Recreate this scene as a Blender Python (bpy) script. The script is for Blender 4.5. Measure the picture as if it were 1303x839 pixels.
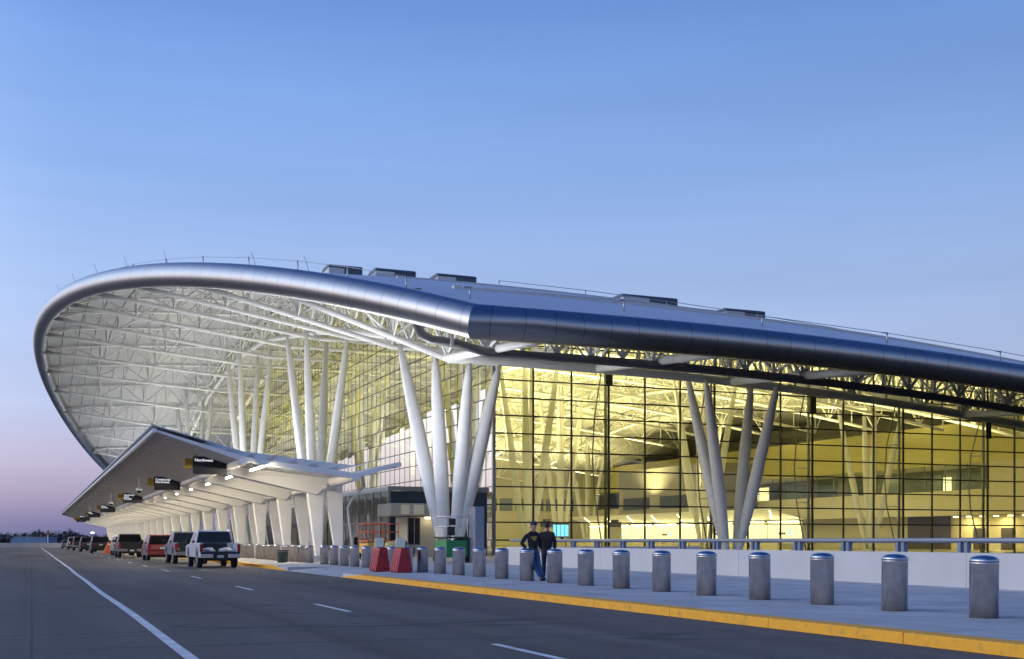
import bpy, bmesh, math, random
from mathutils import Vector, Matrix
random.seed(7)
R = math.radians
scene = bpy.context.scene
COL = scene.collection
for o in list(bpy.data.objects):
    bpy.data.objects.remove(o)

# ------------------------------------------------------------------ colours / materials
def lin(c):
    c = c / 255.0
    return c / 12.92 if c <= 0.04045 else ((c + 0.055) / 1.055) ** 2.4
def srgb(r, g, b):
    return (lin(r), lin(g), lin(b), 1.0)

def mat(name, col, rough=0.6, metal=0.0, noise=0.0, nscale=4.0, bump=0.0, bscale=40.0, spec=0.5, emit=None, estr=0.0, coat=0.0):
    m = bpy.data.materials.new(name)
    m.use_nodes = True
    nt = m.node_tree
    b = nt.nodes['Principled BSDF']
    c = (col[0], col[1], col[2], 1)
    b.inputs['Base Color'].default_value = c
    b.inputs['Roughness'].default_value = rough
    b.inputs['Metallic'].default_value = metal
    b.inputs['Specular IOR Level'].default_value = spec
    b.inputs['Coat Weight'].default_value = coat
    tc = nt.nodes.new('ShaderNodeTexCoord')
    if noise > 0:
        n = nt.nodes.new('ShaderNodeTexNoise')
        n.inputs['Scale'].default_value = nscale
        n.inputs['Detail'].default_value = 6
        nt.links.new(tc.outputs['Object'], n.inputs['Vector'])
        r = nt.nodes.new('ShaderNodeValToRGB')
        r.color_ramp.elements[0].position = 0.3
        r.color_ramp.elements[1].position = 0.7
        r.color_ramp.elements[0].color = tuple(x * (1 - noise) for x in c[:3]) + (1,)
        r.color_ramp.elements[1].color = tuple(min(1, x * (1 + noise)) for x in c[:3]) + (1,)
        nt.links.new(n.outputs['Fac'], r.inputs['Fac'])
        nt.links.new(r.outputs['Color'], b.inputs['Base Color'])
    if bump > 0:
        n2 = nt.nodes.new('ShaderNodeTexNoise')
        n2.inputs['Scale'].default_value = bscale
        n2.inputs['Detail'].default_value = 4
        nt.links.new(tc.outputs['Object'], n2.inputs['Vector'])
        bp = nt.nodes.new('ShaderNodeBump')
        bp.inputs['Strength'].default_value = bump
        bp.inputs['Distance'].default_value = 0.02
        nt.links.new(n2.outputs['Fac'], bp.inputs['Height'])
        nt.links.new(bp.outputs['Normal'], b.inputs['Normal'])
    if emit:
        b.inputs['Emission Color'].default_value = (emit[0], emit[1], emit[2], 1)
        b.inputs['Emission Strength'].default_value = estr
    return m

M = {}
M['white_steel'] = mat('white_steel_paint', (.72, .72, .71), .42, noise=.05, nscale=1.5)
M['truss'] = mat('truss_paint', (.80, .80, .79), .5, noise=.06, nscale=1.0)
M['dark_pipe'] = mat('dark_pipe_paint', (.16, .16, .18), .45)
M['mullion'] = mat('mullion_metal', (.03, .033, .035), .4, metal=.3)
M['corner_post'] = mat('grey_post_metal', (.22, .23, .25), .4, metal=.4)
M['canopy_white'] = mat('canopy_white_paint', (.80, .79, .77), .45, noise=.06, nscale=.8)
M['canopy_grey'] = mat('canopy_soffit_boards', (.68, .67, .66), .55, noise=.10, nscale=1.2)
M['canopy_top'] = mat('canopy_roof_sheet', (.45, .46, .48), .4, noise=.05)
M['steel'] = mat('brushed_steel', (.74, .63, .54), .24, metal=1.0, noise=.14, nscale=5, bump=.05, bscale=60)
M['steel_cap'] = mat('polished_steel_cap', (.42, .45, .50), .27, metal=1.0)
M['parapet'] = mat('painted_concrete_parapet', (.53, .51, .50), .8, noise=.05, nscale=.8, bump=.1, bscale=20)
M['rail'] = mat('rail_metal', (.46, .47, .50), .4, metal=.6)
M['bracket'] = mat('bracket_metal', (.18, .22, .30), .5, metal=.5)
M['yellow_paint'] = None
M['white_line'] = mat('road_white_paint', (.66, .66, .66), .7, noise=.22, nscale=3)
M['black'] = mat('black_plastic', (.012, .012, .013), .5)
M['rubber'] = mat('tyre_rubber', (.015, .015, .015), .85)
M['navy'] = mat('navy_panel', (.012, .028, .055), .3, noise=.1)
M['dark_glass'] = mat('dark_glass', (.008, .009, .011), .10, spec=.35)
M['sign_black'] = mat('sign_black_face', (.008, .009, .018), .4)
M['sign_yellow'] = mat('sign_yellow_tab', (.32, .20, .015), .5)
M['letter'] = mat('sign_lettering', (.8, .8, .8), .5, emit=(.85, .9, 1), estr=.75)
M['red_plastic'] = mat('red_plastic', (.34, .02, .028), .55, noise=.55, nscale=16, bump=.3, bscale=12)
M['cream_board'] = mat('cream_board', (.84, .74, .50), .6)
M['orange'] = mat('orange_paint', (.62, .12, .03), .5)
M['yellow_machine'] = mat('yellow_machine_paint', (.62, .38, .06), .5)
M['green_machine'] = mat('green_machine_paint', (.02, .20, .07), .5)
M['dark_green'] = mat('dark_green_paint', (.01, .05, .03), .5)
M['beige_booth'] = mat('beige_booth_panel', (.42, .40, .32), .6, noise=.06)
M['grey_panel'] = mat('grey_cabinet_panel', (.22, .24, .29), .55, noise=.05)
M['tarp'] = mat('khaki_tarp', (.30, .25, .14), .9, noise=.25, nscale=5, bump=.4, bscale=8)
M['bin'] = mat('dark_bin_plastic', (.05, .065, .065), .6)
M['int_wall'] = mat('interior_beige_wall', (.60, .56, .42), .7, noise=.05, nscale=.3)
M['int_yellow'] = mat('interior_yellow_wall', (.56, .50, .21), .7, noise=.05, nscale=.2)
M['int_grey'] = mat('interior_grey_wall', (.24, .23, .20), .7, noise=.05, nscale=.3)
M['int_dark'] = mat('interior_dark_panel', (.055, .05, .045), .6)
M['int_floor'] = mat('terrazzo_floor', (.45, .42, .35), .25, noise=.08, nscale=3)
M['int_glass'] = mat('interior_gallery_glass', (.17, .20, .20), .1, spec=.7)
M['backlit'] = mat('backlit_panel', (.8, .8, .7), .5, emit=(1, .95, .72), estr=1.1)
M['lamp_warm'] = mat('lit_lamp_tube', (.9, .9, .8), .5, emit=(1, .87, .64), estr=300)
M['downlight'] = mat('lit_downlight', (.9, .9, .8), .5, emit=(1, .84, .55), estr=14)
M['screen'] = mat('lit_screen', (.1, .3, .6), .3, emit=(.12, .42, 1.0), estr=2.2)
M['lamp_cool'] = mat('lit_street_lamp', (.9, .9, .9), .5, emit=(1, .96, .85), estr=9)
M['skylight_side'] = mat('skylight_white_frame', (.55, .55, .56), .5)
M['skylight_dark'] = mat('skylight_dark_cladding', (.08, .10, .13), .4, metal=.4)
M['hangar'] = mat('blue_hangar_sheet', (.12, .22, .36), .6, noise=.06)
M['concrete_low'] = mat('pale_concrete', (.42, .43, .46), .85, noise=.1, nscale=.3)
M['wood_far'] = mat('far_wood_foliage', (.05, .058, .07), .9, noise=.4, nscale=.05)
M['skin'] = mat('skin', (.45, .26, .19), .55)
M['hair'] = mat('dark_hair', (.015, .012, .01), .7)
M['jeans'] = mat('blue_denim', (.035, .085, .20), .85, noise=.25, nscale=12)
M['jeans_dark'] = mat('dark_denim', (.015, .025, .06), .85, noise=.2, nscale=12)
M['sweater'] = mat('dark_navy_sweater', (.008, .008, .016), .9, noise=.2, nscale=15)
M['jacket'] = mat('black_jacket', (.010, .009, .010), .75, noise=.2, nscale=15)
M['cap_blue'] = mat('blue_cap_cloth', (.02, .025, .09), .85)
M['print_gold'] = mat('gold_print', (.30, .20, .04), .7)
M['shoe'] = mat('dark_shoe', (.02, .014, .01), .6)
M['chrome'] = mat('chrome', (.6, .6, .6), .18, metal=1.0)
M['alloy'] = mat('alloy_rim', (.16, .16, .17), .5, metal=.7)
M['tail_red'] = mat('tail_lamp_red', (.30, .008, .012), .2)
M['plate'] = mat('number_plate', (.5, .5, .52), .5)
def paint(name, col):
    return mat(name, col, .35, noise=.04, nscale=2, coat=.6)
M['car_white'] = paint('white_car_paint', (.50, .51, .54))
M['car_silver'] = paint('silver_car_paint', (.11, .12, .15))
M['car_red'] = paint('dark_red_car_paint', (.17, .018, .02))
M['car_black'] = paint('black_car_paint', (.012, .012, .014))
M['car_dark'] = paint('charcoal_car_paint', (.025, .025, .03))
M['car_maroon'] = paint('maroon_car_paint', (.09, .02, .02))
M['car_cream'] = paint('cream_car_paint', (.50, .47, .40))

def yellow_kerb():
    m = mat('yellow_kerb_paint', (.66, .33, .022), .65, bump=.25, bscale=14)
    nt = m.node_tree; b = nt.nodes['Principled BSDF']
    tc = nt.nodes.new('ShaderNodeTexCoord')
    n = nt.nodes.new('ShaderNodeTexNoise'); n.inputs['Scale'].default_value = 5.0; n.inputs['Detail'].default_value = 8; n.inputs['Roughness'].default_value = .7
    nt.links.new(tc.outputs['Object'], n.inputs['Vector'])
    r = nt.nodes.new('ShaderNodeValToRGB')
    e = r.color_ramp.elements
    e[0].position = .30; e[0].color = (.34, .24, .10, 1)
    e[1].position = .42; e[1].color = (.78, .36, .015, 1)
    x = r.color_ramp.elements.new(.75); x.color = (.90, .44, .02, 1)
    nt.links.new(n.outputs['Fac'], r.inputs['Fac'])
    nt.links.new(r.outputs['Color'], b.inputs['Base Color'])
    return m
M['yellow_paint'] = yellow_kerb()

def asphalt():
    m = mat('asphalt', (.05, .05, .05), .82, bump=.5, bscale=45)
    nt = m.node_tree; b = nt.nodes['Principled BSDF']
    tc = nt.nodes.new('ShaderNodeTexCoord')
    mp = nt.nodes.new('ShaderNodeMapping')
    mp.inputs['Scale'].default_value = (.35, .05, 1)
    nt.links.new(tc.outputs['Object'], mp.inputs['Vector'])
    n = nt.nodes.new('ShaderNodeTexNoise'); n.inputs['Scale'].default_value = 1.0; n.inputs['Detail'].default_value = 7
    nt.links.new(mp.outputs['Vector'], n.inputs['Vector'])
    r = nt.nodes.new('ShaderNodeValToRGB'); e = r.color_ramp.elements
    e[0].position = .32; e[0].color = (.066, .058, .054, 1)
    e[1].position = .70; e[1].color = (.132, .114, .104, 1)
    nt.links.new(n.outputs['Fac'], r.inputs['Fac'])
    # fine aggregate
    n2 = nt.nodes.new('ShaderNodeTexNoise'); n2.inputs['Scale'].default_value = 28; n2.inputs['Detail'].default_value = 3
    nt.links.new(tc.outputs['Object'], n2.inputs['Vector'])
    mx = nt.nodes.new('ShaderNodeMix'); mx.data_type = 'RGBA'; mx.blend_type = 'OVERLAY'; mx.inputs[0].default_value = .45
    nt.links.new(r.outputs['Color'], mx.inputs[6]); nt.links.new(n2.outputs['Fac'], mx.inputs[7])
    # wheel tracks run along the lanes; repaired patches are darker
    mpt = nt.nodes.new('ShaderNodeMapping'); mpt.inputs['Scale'].default_value = (1.1, .012, 1)
    nt.links.new(tc.outputs['Object'], mpt.inputs['Vector'])
    nt_ = nt.nodes.new('ShaderNodeTexNoise'); nt_.inputs['Scale'].default_value = 1.0; nt_.inputs['Detail'].default_value = 4
    nt.links.new(mpt.outputs['Vector'], nt_.inputs['Vector'])
    rt = nt.nodes.new('ShaderNodeMapRange'); rt.inputs[1].default_value = .3; rt.inputs[2].default_value = .7; rt.inputs[3].default_value = .78; rt.inputs[4].default_value = 1.2
    nt.links.new(nt_.outputs['Fac'], rt.inputs[0])
    sp_ = nt.nodes.new('ShaderNodeTexNoise'); sp_.inputs['Scale'].default_value = .9; sp_.inputs['Detail'].default_value = 5
    nt.links.new(tc.outputs['Object'], sp_.inputs['Vector'])
    rs_ = nt.nodes.new('ShaderNodeMapRange'); rs_.inputs[1].default_value = .60; rs_.inputs[2].default_value = .72; rs_.inputs[3].default_value = 1.0; rs_.inputs[4].default_value = .72
    nt.links.new(sp_.outputs['Fac'], rs_.inputs[0])
    mpb = nt.nodes.new('ShaderNodeTexBrick'); mpb.inputs['Scale'].default_value = 1; mpb.inputs['Brick Width'].default_value = 4.0; mpb.inputs['Row Height'].default_value = 13.0; mpb.inputs['Mortar Size'].default_value = .02; mpb.offset = 0.0
    mpb.inputs['Color1'].default_value = (1, 1, 1, 1); mpb.inputs['Color2'].default_value = (.86, .86, .86, 1); mpb.inputs['Mortar'].default_value = (.55, .55, .55, 1)
    nt.links.new(tc.outputs['Object'], mpb.inputs['Vector'])
    ma = nt.nodes.new('ShaderNodeMath'); ma.operation = 'MULTIPLY'; nt.links.new(rt.outputs[0], ma.inputs[0]); nt.links.new(rs_.outputs[0], ma.inputs[1])
    mm = nt.nodes.new('ShaderNodeMix'); mm.data_type = 'RGBA'; mm.blend_type = 'MULTIPLY'; mm.inputs[0].default_value = 1
    nt.links.new(mx.outputs[2], mm.inputs[6]); nt.links.new(ma.outputs[0], mm.inputs[7])
    mm2 = nt.nodes.new('ShaderNodeMix'); mm2.data_type = 'RGBA'; mm2.blend_type = 'MULTIPLY'; mm2.inputs[0].default_value = 1
    nt.links.new(mm.outputs[2], mm2.inputs[6]); nt.links.new(mpb.outputs['Color'], mm2.inputs[7])
    mx = mm2
    # long wandering sealed cracks across the lanes
    mp2 = nt.nodes.new('ShaderNodeMapping'); mp2.inputs['Scale'].default_value = (.03, .13, 1)
    nt.links.new(tc.outputs['Object'], mp2.inputs['Vector'])
    n3 = nt.nodes.new('ShaderNodeTexNoise'); n3.inputs['Scale'].default_value = 1.0; n3.inputs['Detail'].default_value = 3
    nt.links.new(mp2.outputs['Vector'], n3.inputs['Vector'])
    s = nt.nodes.new('ShaderNodeMath'); s.operation = 'SUBTRACT'; s.inputs[1].default_value = .5
    a = nt.nodes.new('ShaderNodeMath'); a.operation = 'ABSOLUTE'
    g = nt.nodes.new('ShaderNodeMath'); g.operation = 'LESS_THAN'; g.inputs[1].default_value = .0035
    nt.links.new(n3.outputs['Fac'], s.inputs[0]); nt.links.new(s.outputs[0], a.inputs[0]); nt.links.new(a.outputs[0], g.inputs[0])
    mx2 = nt.nodes.new('ShaderNodeMix'); mx2.data_type = 'RGBA'
    sc = nt.nodes.new('ShaderNodeMath'); sc.operation = 'MULTIPLY'; sc.inputs[1].default_value = .6
    nt.links.new(g.outputs[0], sc.inputs[0]); nt.links.new(sc.outputs[0], mx2.inputs[0])
    nt.links.new(mx.outputs[2], mx2.inputs[6]); mx2.inputs[7].default_value = (.03, .03, .032, 1)
    nt.links.new(mx2.outputs[2], b.inputs['Base Color'])
    return m
M['asphalt'] = asphalt()

def paving():
    m = mat('concrete_paving', (.4, .4, .4), .8, bump=.25, bscale=25)
    nt = m.node_tree; b = nt.nodes['Principled BSDF']
    tc = nt.nodes.new('ShaderNodeTexCoord')
    n = nt.nodes.new('ShaderNodeTexNoise'); n.inputs['Scale'].default_value = .7; n.inputs['Detail'].default_value = 8; n.inputs['Roughness'].default_value = .65
    nt.links.new(tc.outputs['Object'], n.inputs['Vector'])
    r = nt.nodes.new('ShaderNodeValToRGB'); e = r.color_ramp.elements
    e[0].position = .34; e[0].color = (.38, .38, .39, 1)
    e[1].position = .68; e[1].color = (.58, .575, .57, 1)
    nt.links.new(n.outputs['Fac'], r.inputs['Fac'])
    br = nt.nodes.new('ShaderNodeTexBrick')
    br.offset = 0.0
    br.inputs['Scale'].default_value = 1.0
    br.inputs['Mortar Size'].default_value = .012
    br.inputs['Brick Width'].default_value = 2.4
    br.inputs['Row Height'].default_value = 2.05
    br.inputs['Color1'].default_value = (1, 1, 1, 1); br.inputs['Color2'].default_value = (.88, .88, .88, 1); br.inputs['Mortar'].default_value = (.35, .35, .35, 1)
    nt.links.new(tc.outputs['Object'], br.inputs['Vector'])
    mx = nt.nodes.new('ShaderNodeMix'); mx.data_type = 'RGBA'; mx.blend_type = 'MULTIPLY'; mx.inputs[0].default_value = 1
    nt.links.new(r.outputs['Color'], mx.inputs[6]); nt.links.new(br.outputs['Color'], mx.inputs[7])
    nt.links.new(mx.outputs[2], b.inputs['Base Color'])
    return m
M['paving'] = paving()

def tube_cladding():
    m = mat('satin_aluminium_cladding', (.55, .55, .57), .33, metal=1.0)
    nt = m.node_tree; b = nt.nodes['Principled BSDF']
    uv = nt.nodes.new('ShaderNodeUVMap')
    sp = nt.nodes.new('ShaderNodeSeparateXYZ'); nt.links.new(uv.outputs['UV'], sp.inputs[0])
    d = nt.nodes.new('ShaderNodeMath'); d.operation = 'DIVIDE'; d.inputs[1].default_value = 1.75
    f = nt.nodes.new('ShaderNodeMath'); f.operation = 'FRACT'
    l = nt.nodes.new('ShaderNodeMath'); l.operation = 'LESS_THAN'; l.inputs[1].default_value = .022
    nt.links.new(sp.outputs['X'], d.inputs[0]); nt.links.new(d.outputs[0], f.inputs[0]); nt.links.new(f.outputs[0], l.inputs[0])
    fl = nt.nodes.new('ShaderNodeMath'); fl.operation = 'FLOOR'; nt.links.new(d.outputs[0], fl.inputs[0])
    wn = nt.nodes.new('ShaderNodeTexWhiteNoise'); wn.noise_dimensions = '1D'; nt.links.new(fl.outputs[0], wn.inputs['W'])
    mr = nt.nodes.new('ShaderNodeMapRange'); mr.inputs[3].default_value = .96; mr.inputs[4].default_value = 1.02
    nt.links.new(wn.outputs['Value'], mr.inputs[0])
    mu = nt.nodes.new('ShaderNodeMix'); mu.data_type = 'RGBA'; mu.blend_type = 'MULTIPLY'; mu.inputs[0].default_value = 1
    mu.inputs[6].default_value = (.44, .425, .42, 1); nt.links.new(mr.outputs[0], mu.inputs[7])
    mx = nt.nodes.new('ShaderNodeMix'); mx.data_type = 'RGBA'
    nt.links.new(l.outputs[0], mx.inputs[0]); nt.links.new(mu.outputs[2], mx.inputs[6]); mx.inputs[7].default_value = (.19, .19, .20, 1)
    nt.links.new(mx.outputs[2], b.inputs['Base Color'])
    return m
M['tube'] = tube_cladding()

def seam_roof(name, col, axis, period, lw, rough, metal, dark):
    m = mat(name, col, rough, metal=metal)
    nt = m.node_tree; b = nt.nodes['Principled BSDF']
    tc = nt.nodes.new('ShaderNodeTexCoord')
    sp = nt.nodes.new('ShaderNodeSeparateXYZ'); nt.links.new(tc.outputs['Object'], sp.inputs[0])
    prev = None
    for ax, per in zip(axis, period):
        d = nt.nodes.new('ShaderNodeMath'); d.operation = 'DIVIDE'; d.inputs[1].default_value = per
        f = nt.nodes.new('ShaderNodeMath'); f.operation = 'FRACT'
        l = nt.nodes.new('ShaderNodeMath'); l.operation = 'LESS_THAN'; l.inputs[1].default_value = lw / per
        nt.links.new(sp.outputs[ax], d.inputs[0]); nt.links.new(d.outputs[0], f.inputs[0]); nt.links.new(f.outputs[0], l.inputs[0])
        if prev is None: prev = l
        else:
            mxx = nt.nodes.new('ShaderNodeMath'); mxx.operation = 'MAXIMUM'
            nt.links.new(prev.outputs[0], mxx.inputs[0]); nt.links.new(l.outputs[0], mxx.inputs[1]); prev = mxx
    n = nt.nodes.new('ShaderNodeTexNoise'); n.inputs['Scale'].default_value = .15; n.inputs['Detail'].default_value = 5
    nt.links.new(tc.outputs['Object'], n.inputs['Vector'])
    r = nt.nodes.new('ShaderNodeValToRGB'); e = r.color_ramp.elements
    e[0].position = .3; e[0].color = tuple(x * .88 for x in col) + (1,)
    e[1].position = .7; e[1].color = tuple(min(1, x * 1.06) for x in col) + (1,)
    nt.links.new(n.outputs['Fac'], r.inputs['Fac'])
    mx = nt.nodes.new('ShaderNodeMix'); mx.data_type = 'RGBA'
    nt.links.new(prev.outputs[0], mx.inputs[0]); nt.links.new(r.outputs['Color'], mx.inputs[6]); mx.inputs[7].default_value = tuple(dark) + (1,)
    nt.links.new(mx.outputs[2], b.inputs['Base Color'])
    return m
M['roof_top'] = seam_roof('standing_seam_roof', (.58, .60, .64), ('X',), (1.2,), .07, .4, .3, (.40, .42, .46))
M['ceiling'] = seam_roof('roof_deck_underside', (.50, .50, .50), ('X', 'Y'), (2.0, 4.5), .10, .75, 0, (.40, .39, .37))

def glass(name, tint, refl, gcol=(.95, .96, 1)):
    m = bpy.data.materials.new(name); m.use_nodes = True
    nt = m.node_tree; nt.nodes.clear()
    out = nt.nodes.new('ShaderNodeOutputMaterial')
    tr = nt.nodes.new('ShaderNodeBsdfTransparent'); tr.inputs[0].default_value = tuple(tint) + (1,)
    gl = nt.nodes.new('ShaderNodeBsdfGlossy'); gl.inputs['Roughness'].default_value = .015; gl.inputs[0].default_value = tuple(gcol) + (1,)
    fr = nt.nodes.new('ShaderNodeFresnel'); fr.inputs[0].default_value = 1.5
    ml = nt.nodes.new('ShaderNodeMath'); ml.operation = 'MULTIPLY_ADD'; ml.inputs[1].default_value = refl[0]; ml.inputs[2].default_value = refl[1]; ml.use_clamp = True
    nt.links.new(fr.outputs[0], ml.inputs[0])
    mx = nt.nodes.new('ShaderNodeMixShader')
    nt.links.new(ml.outputs[0], mx.inputs[0]); nt.links.new(tr.outputs[0], mx.inputs[1]); nt.links.new(gl.outputs[0], mx.inputs[2])
    nt.links.new(mx.outputs[0], out.inputs[0])
    return m
M['glass_side'] = glass('yellow_green_glazing', (.87, .85, .50), (1.0, .02))
M['glass_curb'] = glass('olive_curb_glazing', (.50, .52, .16), (.80, .0), (1, .96, .90))
def frosted():
    m = bpy.data.materials.new('frosted_canopy_glass'); m.use_nodes = True
    nt = m.node_tree; nt.nodes.clear()
    out = nt.nodes.new('ShaderNodeOutputMaterial')
    a = nt.nodes.new('ShaderNodeBsdfTranslucent'); a.inputs[0].default_value = (.85, .85, .82, 1)
    c = nt.nodes.new('ShaderNodeBsdfDiffuse'); c.inputs[0].default_value = (.7, .7, .68, 1)
    mx = nt.nodes.new('ShaderNodeMixShader'); mx.inputs[0].default_value = .35
    nt.links.new(a.outputs[0], mx.inputs[1]); nt.links.new(c.outputs[0], mx.inputs[2]); nt.links.new(mx.outputs[0], out.inputs[0])
    return m
M['frosted'] = frosted()
M['glass_clear'] = glass('clear_door_glazing', (.75, .75, .62), (1.2, .03))

# ------------------------------------------------------------------ mesh builder
class MB:
    def __init__(s):
        s.v = []; s.f = []; s.sm = []; s.mi = []; s.uv = {}
    def add(s, vs, fs, smooth=False, mi=0):
        b = len(s.v); s.v += [tuple(v) for v in vs]
        for f in fs:
            s.f.append([b + i for i in f]); s.sm.append(smooth); s.mi.append(mi)
        return b
    def quad(s, a, b, c, d, mi=0): s.add([a, b, c, d], [(0, 1, 2, 3)], False, mi)
    def box(s, x0, x1, y0, y1, z0, z1, mi=0):
        vs = [(x0, y0, z0), (x1, y0, z0), (x1, y1, z0), (x0, y1, z0), (x0, y0, z1), (x1, y0, z1), (x1, y1, z1), (x0, y1, z1)]
        s.add(vs, [(0, 3, 2, 1), (4, 5, 6, 7), (0, 1, 5, 4), (1, 2, 6, 5), (2, 3, 7, 6), (3, 0, 4, 7)], False, mi)
    def hexa(s, p, mi=0):   # 8 points, bottom 4 then top 4
        s.add(p, [(0, 3, 2, 1), (4, 5, 6, 7), (0, 1, 5, 4), (1, 2, 6, 5), (2, 3, 7, 6), (3, 0, 4, 7)], False, mi)
    def prism(s, poly, a0, a1, axis='x', mi=0, top=None):
        # poly in the plane across axis; axis 'x': (y,z); 'y': (x,z); 'z': (x,y).  top: second outline at a1
        def P(q, a):
            return (a, q[0], q[1]) if axis == 'x' else (q[0], a, q[1]) if axis == 'y' else (q[0], q[1], a)
        n = len(poly); top = top or poly
        vs = [P(q, a0) for q in poly] + [P(q, a1) for q in top]
        fs = [(i, (i + 1) % n, n + (i + 1) % n, n + i) for i in range(n)]
        fs += [tuple(range(n - 1, -1, -1)), tuple(range(n, 2 * n))]
        s.add(vs, fs, False, mi)
    def tube(s, pts, r, n=8, caps=True, mi=0, uv=False, first=0, last=None):
        pts = [Vector(p) for p in pts]
        rs = r if isinstance(r, (list, tuple)) else [r] * len(pts)
        d = [(pts[i + 1] - pts[i]).normalized() for i in range(len(pts) - 1)]
        ref = Vector((0, 0, 1)) if abs(d[0].z) < .9 else Vector((1, 0, 0))
        b0 = len(s.v); L = 0; lens = []
        for i, p in enumerate(pts):
            da = d[max(0, i - 1)]; db = d[min(i, len(d) - 1)]
            ax = ref - da * ref.dot(da)
            if ax.length < 1e-4: ax = da.orthogonal()
            ax.normalize(); bx = da.cross(ax)
            nb = (da + db)
            nb = nb.normalized() if nb.length > 1e-6 else da
            for k in range(n):
                t = 2 * math.pi * k / n
                q = (ax * math.cos(t) + bx * math.sin(t)) * rs[i]
                den = da.dot(nb)
                if abs(den) > .2: q = q - da * (q.dot(nb) / den)
                s.v.append(tuple(p + q))
            if i: L += (p - pts[i - 1]).length
            lens.append(L)
        for i in range(first, (len(pts) if last is None else last) - 1):
            for k in range(n):
                a = b0 + i * n + k; b = b0 + i * n + (k + 1) % n
                if uv: s.uv[len(s.f)] = [(lens[i], k / n), (lens[i], (k + 1) / n), (lens[i + 1], (k + 1) / n), (lens[i + 1], k / n)]
                s.f.append([a, b, b + n, a + n]); s.sm.append(True); s.mi.append(mi)
        if caps:
            s.f.append([b0 + k for k in range(n - 1, -1, -1)]); s.sm.append(False); s.mi.append(mi)
            e = b0 + (len(pts) - 1) * n
            s.f.append([e + k for k in range(n)]); s.sm.append(False); s.mi.append(mi)
    def lathe(s, prof, c=(0, 0, 0), n=24, mi=0):
        b = len(s.v)
        for (r, z) in prof:
            for k in range(n):
                t = 2 * math.pi * k / n
                s.v.append((c[0] + r * math.cos(t), c[1] + r * math.sin(t), c[2] + z))
        for i in range(len(prof) - 1):
            for k in range(n):
                a = b + i * n + k; q = b + i * n + (k + 1) % n
                s.f.append([a, q, q + n, a + n]); s.sm.append(True); s.mi.append(mi)
        s.f.append([b + k for k in range(n - 1, -1, -1)]); s.sm.append(False); s.mi.append(mi)
        e = b + (len(prof) - 1) * n
        s.f.append([e + k for k in range(n)]); s.sm.append(False); s.mi.append(mi)
    def ball(s, c, rx, ry, rz, nu=10, nv=7, mi=0):
        prof = []
        b = len(s.v)
        for i in range(nv + 1):
            ph = -math.pi / 2 + math.pi * i / nv
            for k in range(nu):
                t = 2 * math.pi * k / nu
                s.v.append((c[0] + rx * math.cos(ph) * math.cos(t), c[1] + ry * math.cos(ph) * math.sin(t), c[2] + rz * math.sin(ph)))
        for i in range(nv):
            for k in range(nu):
                a = b + i * nu + k; q = b + i * nu + (k + 1) % nu
                s.f.append([a, q, q + nu, a + nu]); s.sm.append(True); s.mi.append(mi)
    def build(s, name, mats, parent=None, loc=(0, 0, 0), bevel=0.0, weld=False):
        me = bpy.data.meshes.new(name)
        me.from_pydata(s.v, [], s.f)
        me.polygons.foreach_set('use_smooth', s.sm)
        me.polygons.foreach_set('material_index', s.mi)
        mats = mats if isinstance(mats, (list, tuple)) else [mats]
        for m in mats: me.materials.append(m)
        if s.uv:
            ul = me.uv_layers.new(name='UVMap')
            for fi, u in s.uv.items():
                p = me.polygons[fi]
                for j, li in enumerate(p.loop_indices): ul.data[li].uv = u[j]
        if weld or bevel > 0:
            bm = bmesh.new(); bm.from_mesh(me)
            if weld: bmesh.ops.remove_doubles(bm, verts=bm.verts, dist=1e-4)
            if bevel > 0:
                es = [e for e in bm.edges if e.is_manifold and e.calc_face_angle(0) > R(25)]
                bmesh.ops.bevel(bm, geom=es, offset=bevel, segments=2, affect='EDGES', profile=.5, clamp_overlap=True)
            bm.to_mesh(me); bm.free()
        me.update()
        o = bpy.data.objects.new(name, me)
        COL.objects.link(o)
        o.location = loc
        if parent is not None: o.parent = parent
        return o

def tag(o, label=None, cat=None, group=None, kind=None):
    if label: o['label'] = label
    if cat: o['category'] = cat
    if group: o['group'] = group
    if kind: o['kind'] = kind
    return o
def empty(name, loc=(0, 0, 0), rz=0, label=None, cat=None, group=None):
    o = bpy.data.objects.new(name, None); COL.objects.link(o)
    o.location = loc; o.rotation_euler = (0, 0, rz); o.empty_display_size = .3
    return tag(o, label, cat, group)
def copy_tree(o, parent=None):
    kids = list(o.children)
    c = o.copy(); COL.objects.link(c)
    if parent is not None: c.parent = parent
    for ch in kids: copy_tree(ch, c)
    return c
def text_mesh(body, size, name, m, parent, loc, rot, extrude=.006, space=1.0):
    cu = bpy.data.curves.new('lettering_curve', 'FONT'); cu.body = body; cu.size = size; cu.extrude = extrude
    cu.space_line = .85; cu.space_character = space; cu.offset = size * .022
    t = bpy.data.objects.new('lettering_tmp', cu); COL.objects.link(t)
    dg = bpy.context.evaluated_depsgraph_get(); dg.update()
    me = bpy.data.meshes.new_from_object(t.evaluated_get(dg)); me.name = name
    bpy.data.objects.remove(t); bpy.data.curves.remove(cu)
    me.materials.clear(); me.materials.append(m)
    o = bpy.data.objects.new(name, me); COL.objects.link(o); o.parent = parent; o.location = loc; o.rotation_euler = rot
    return o

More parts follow.
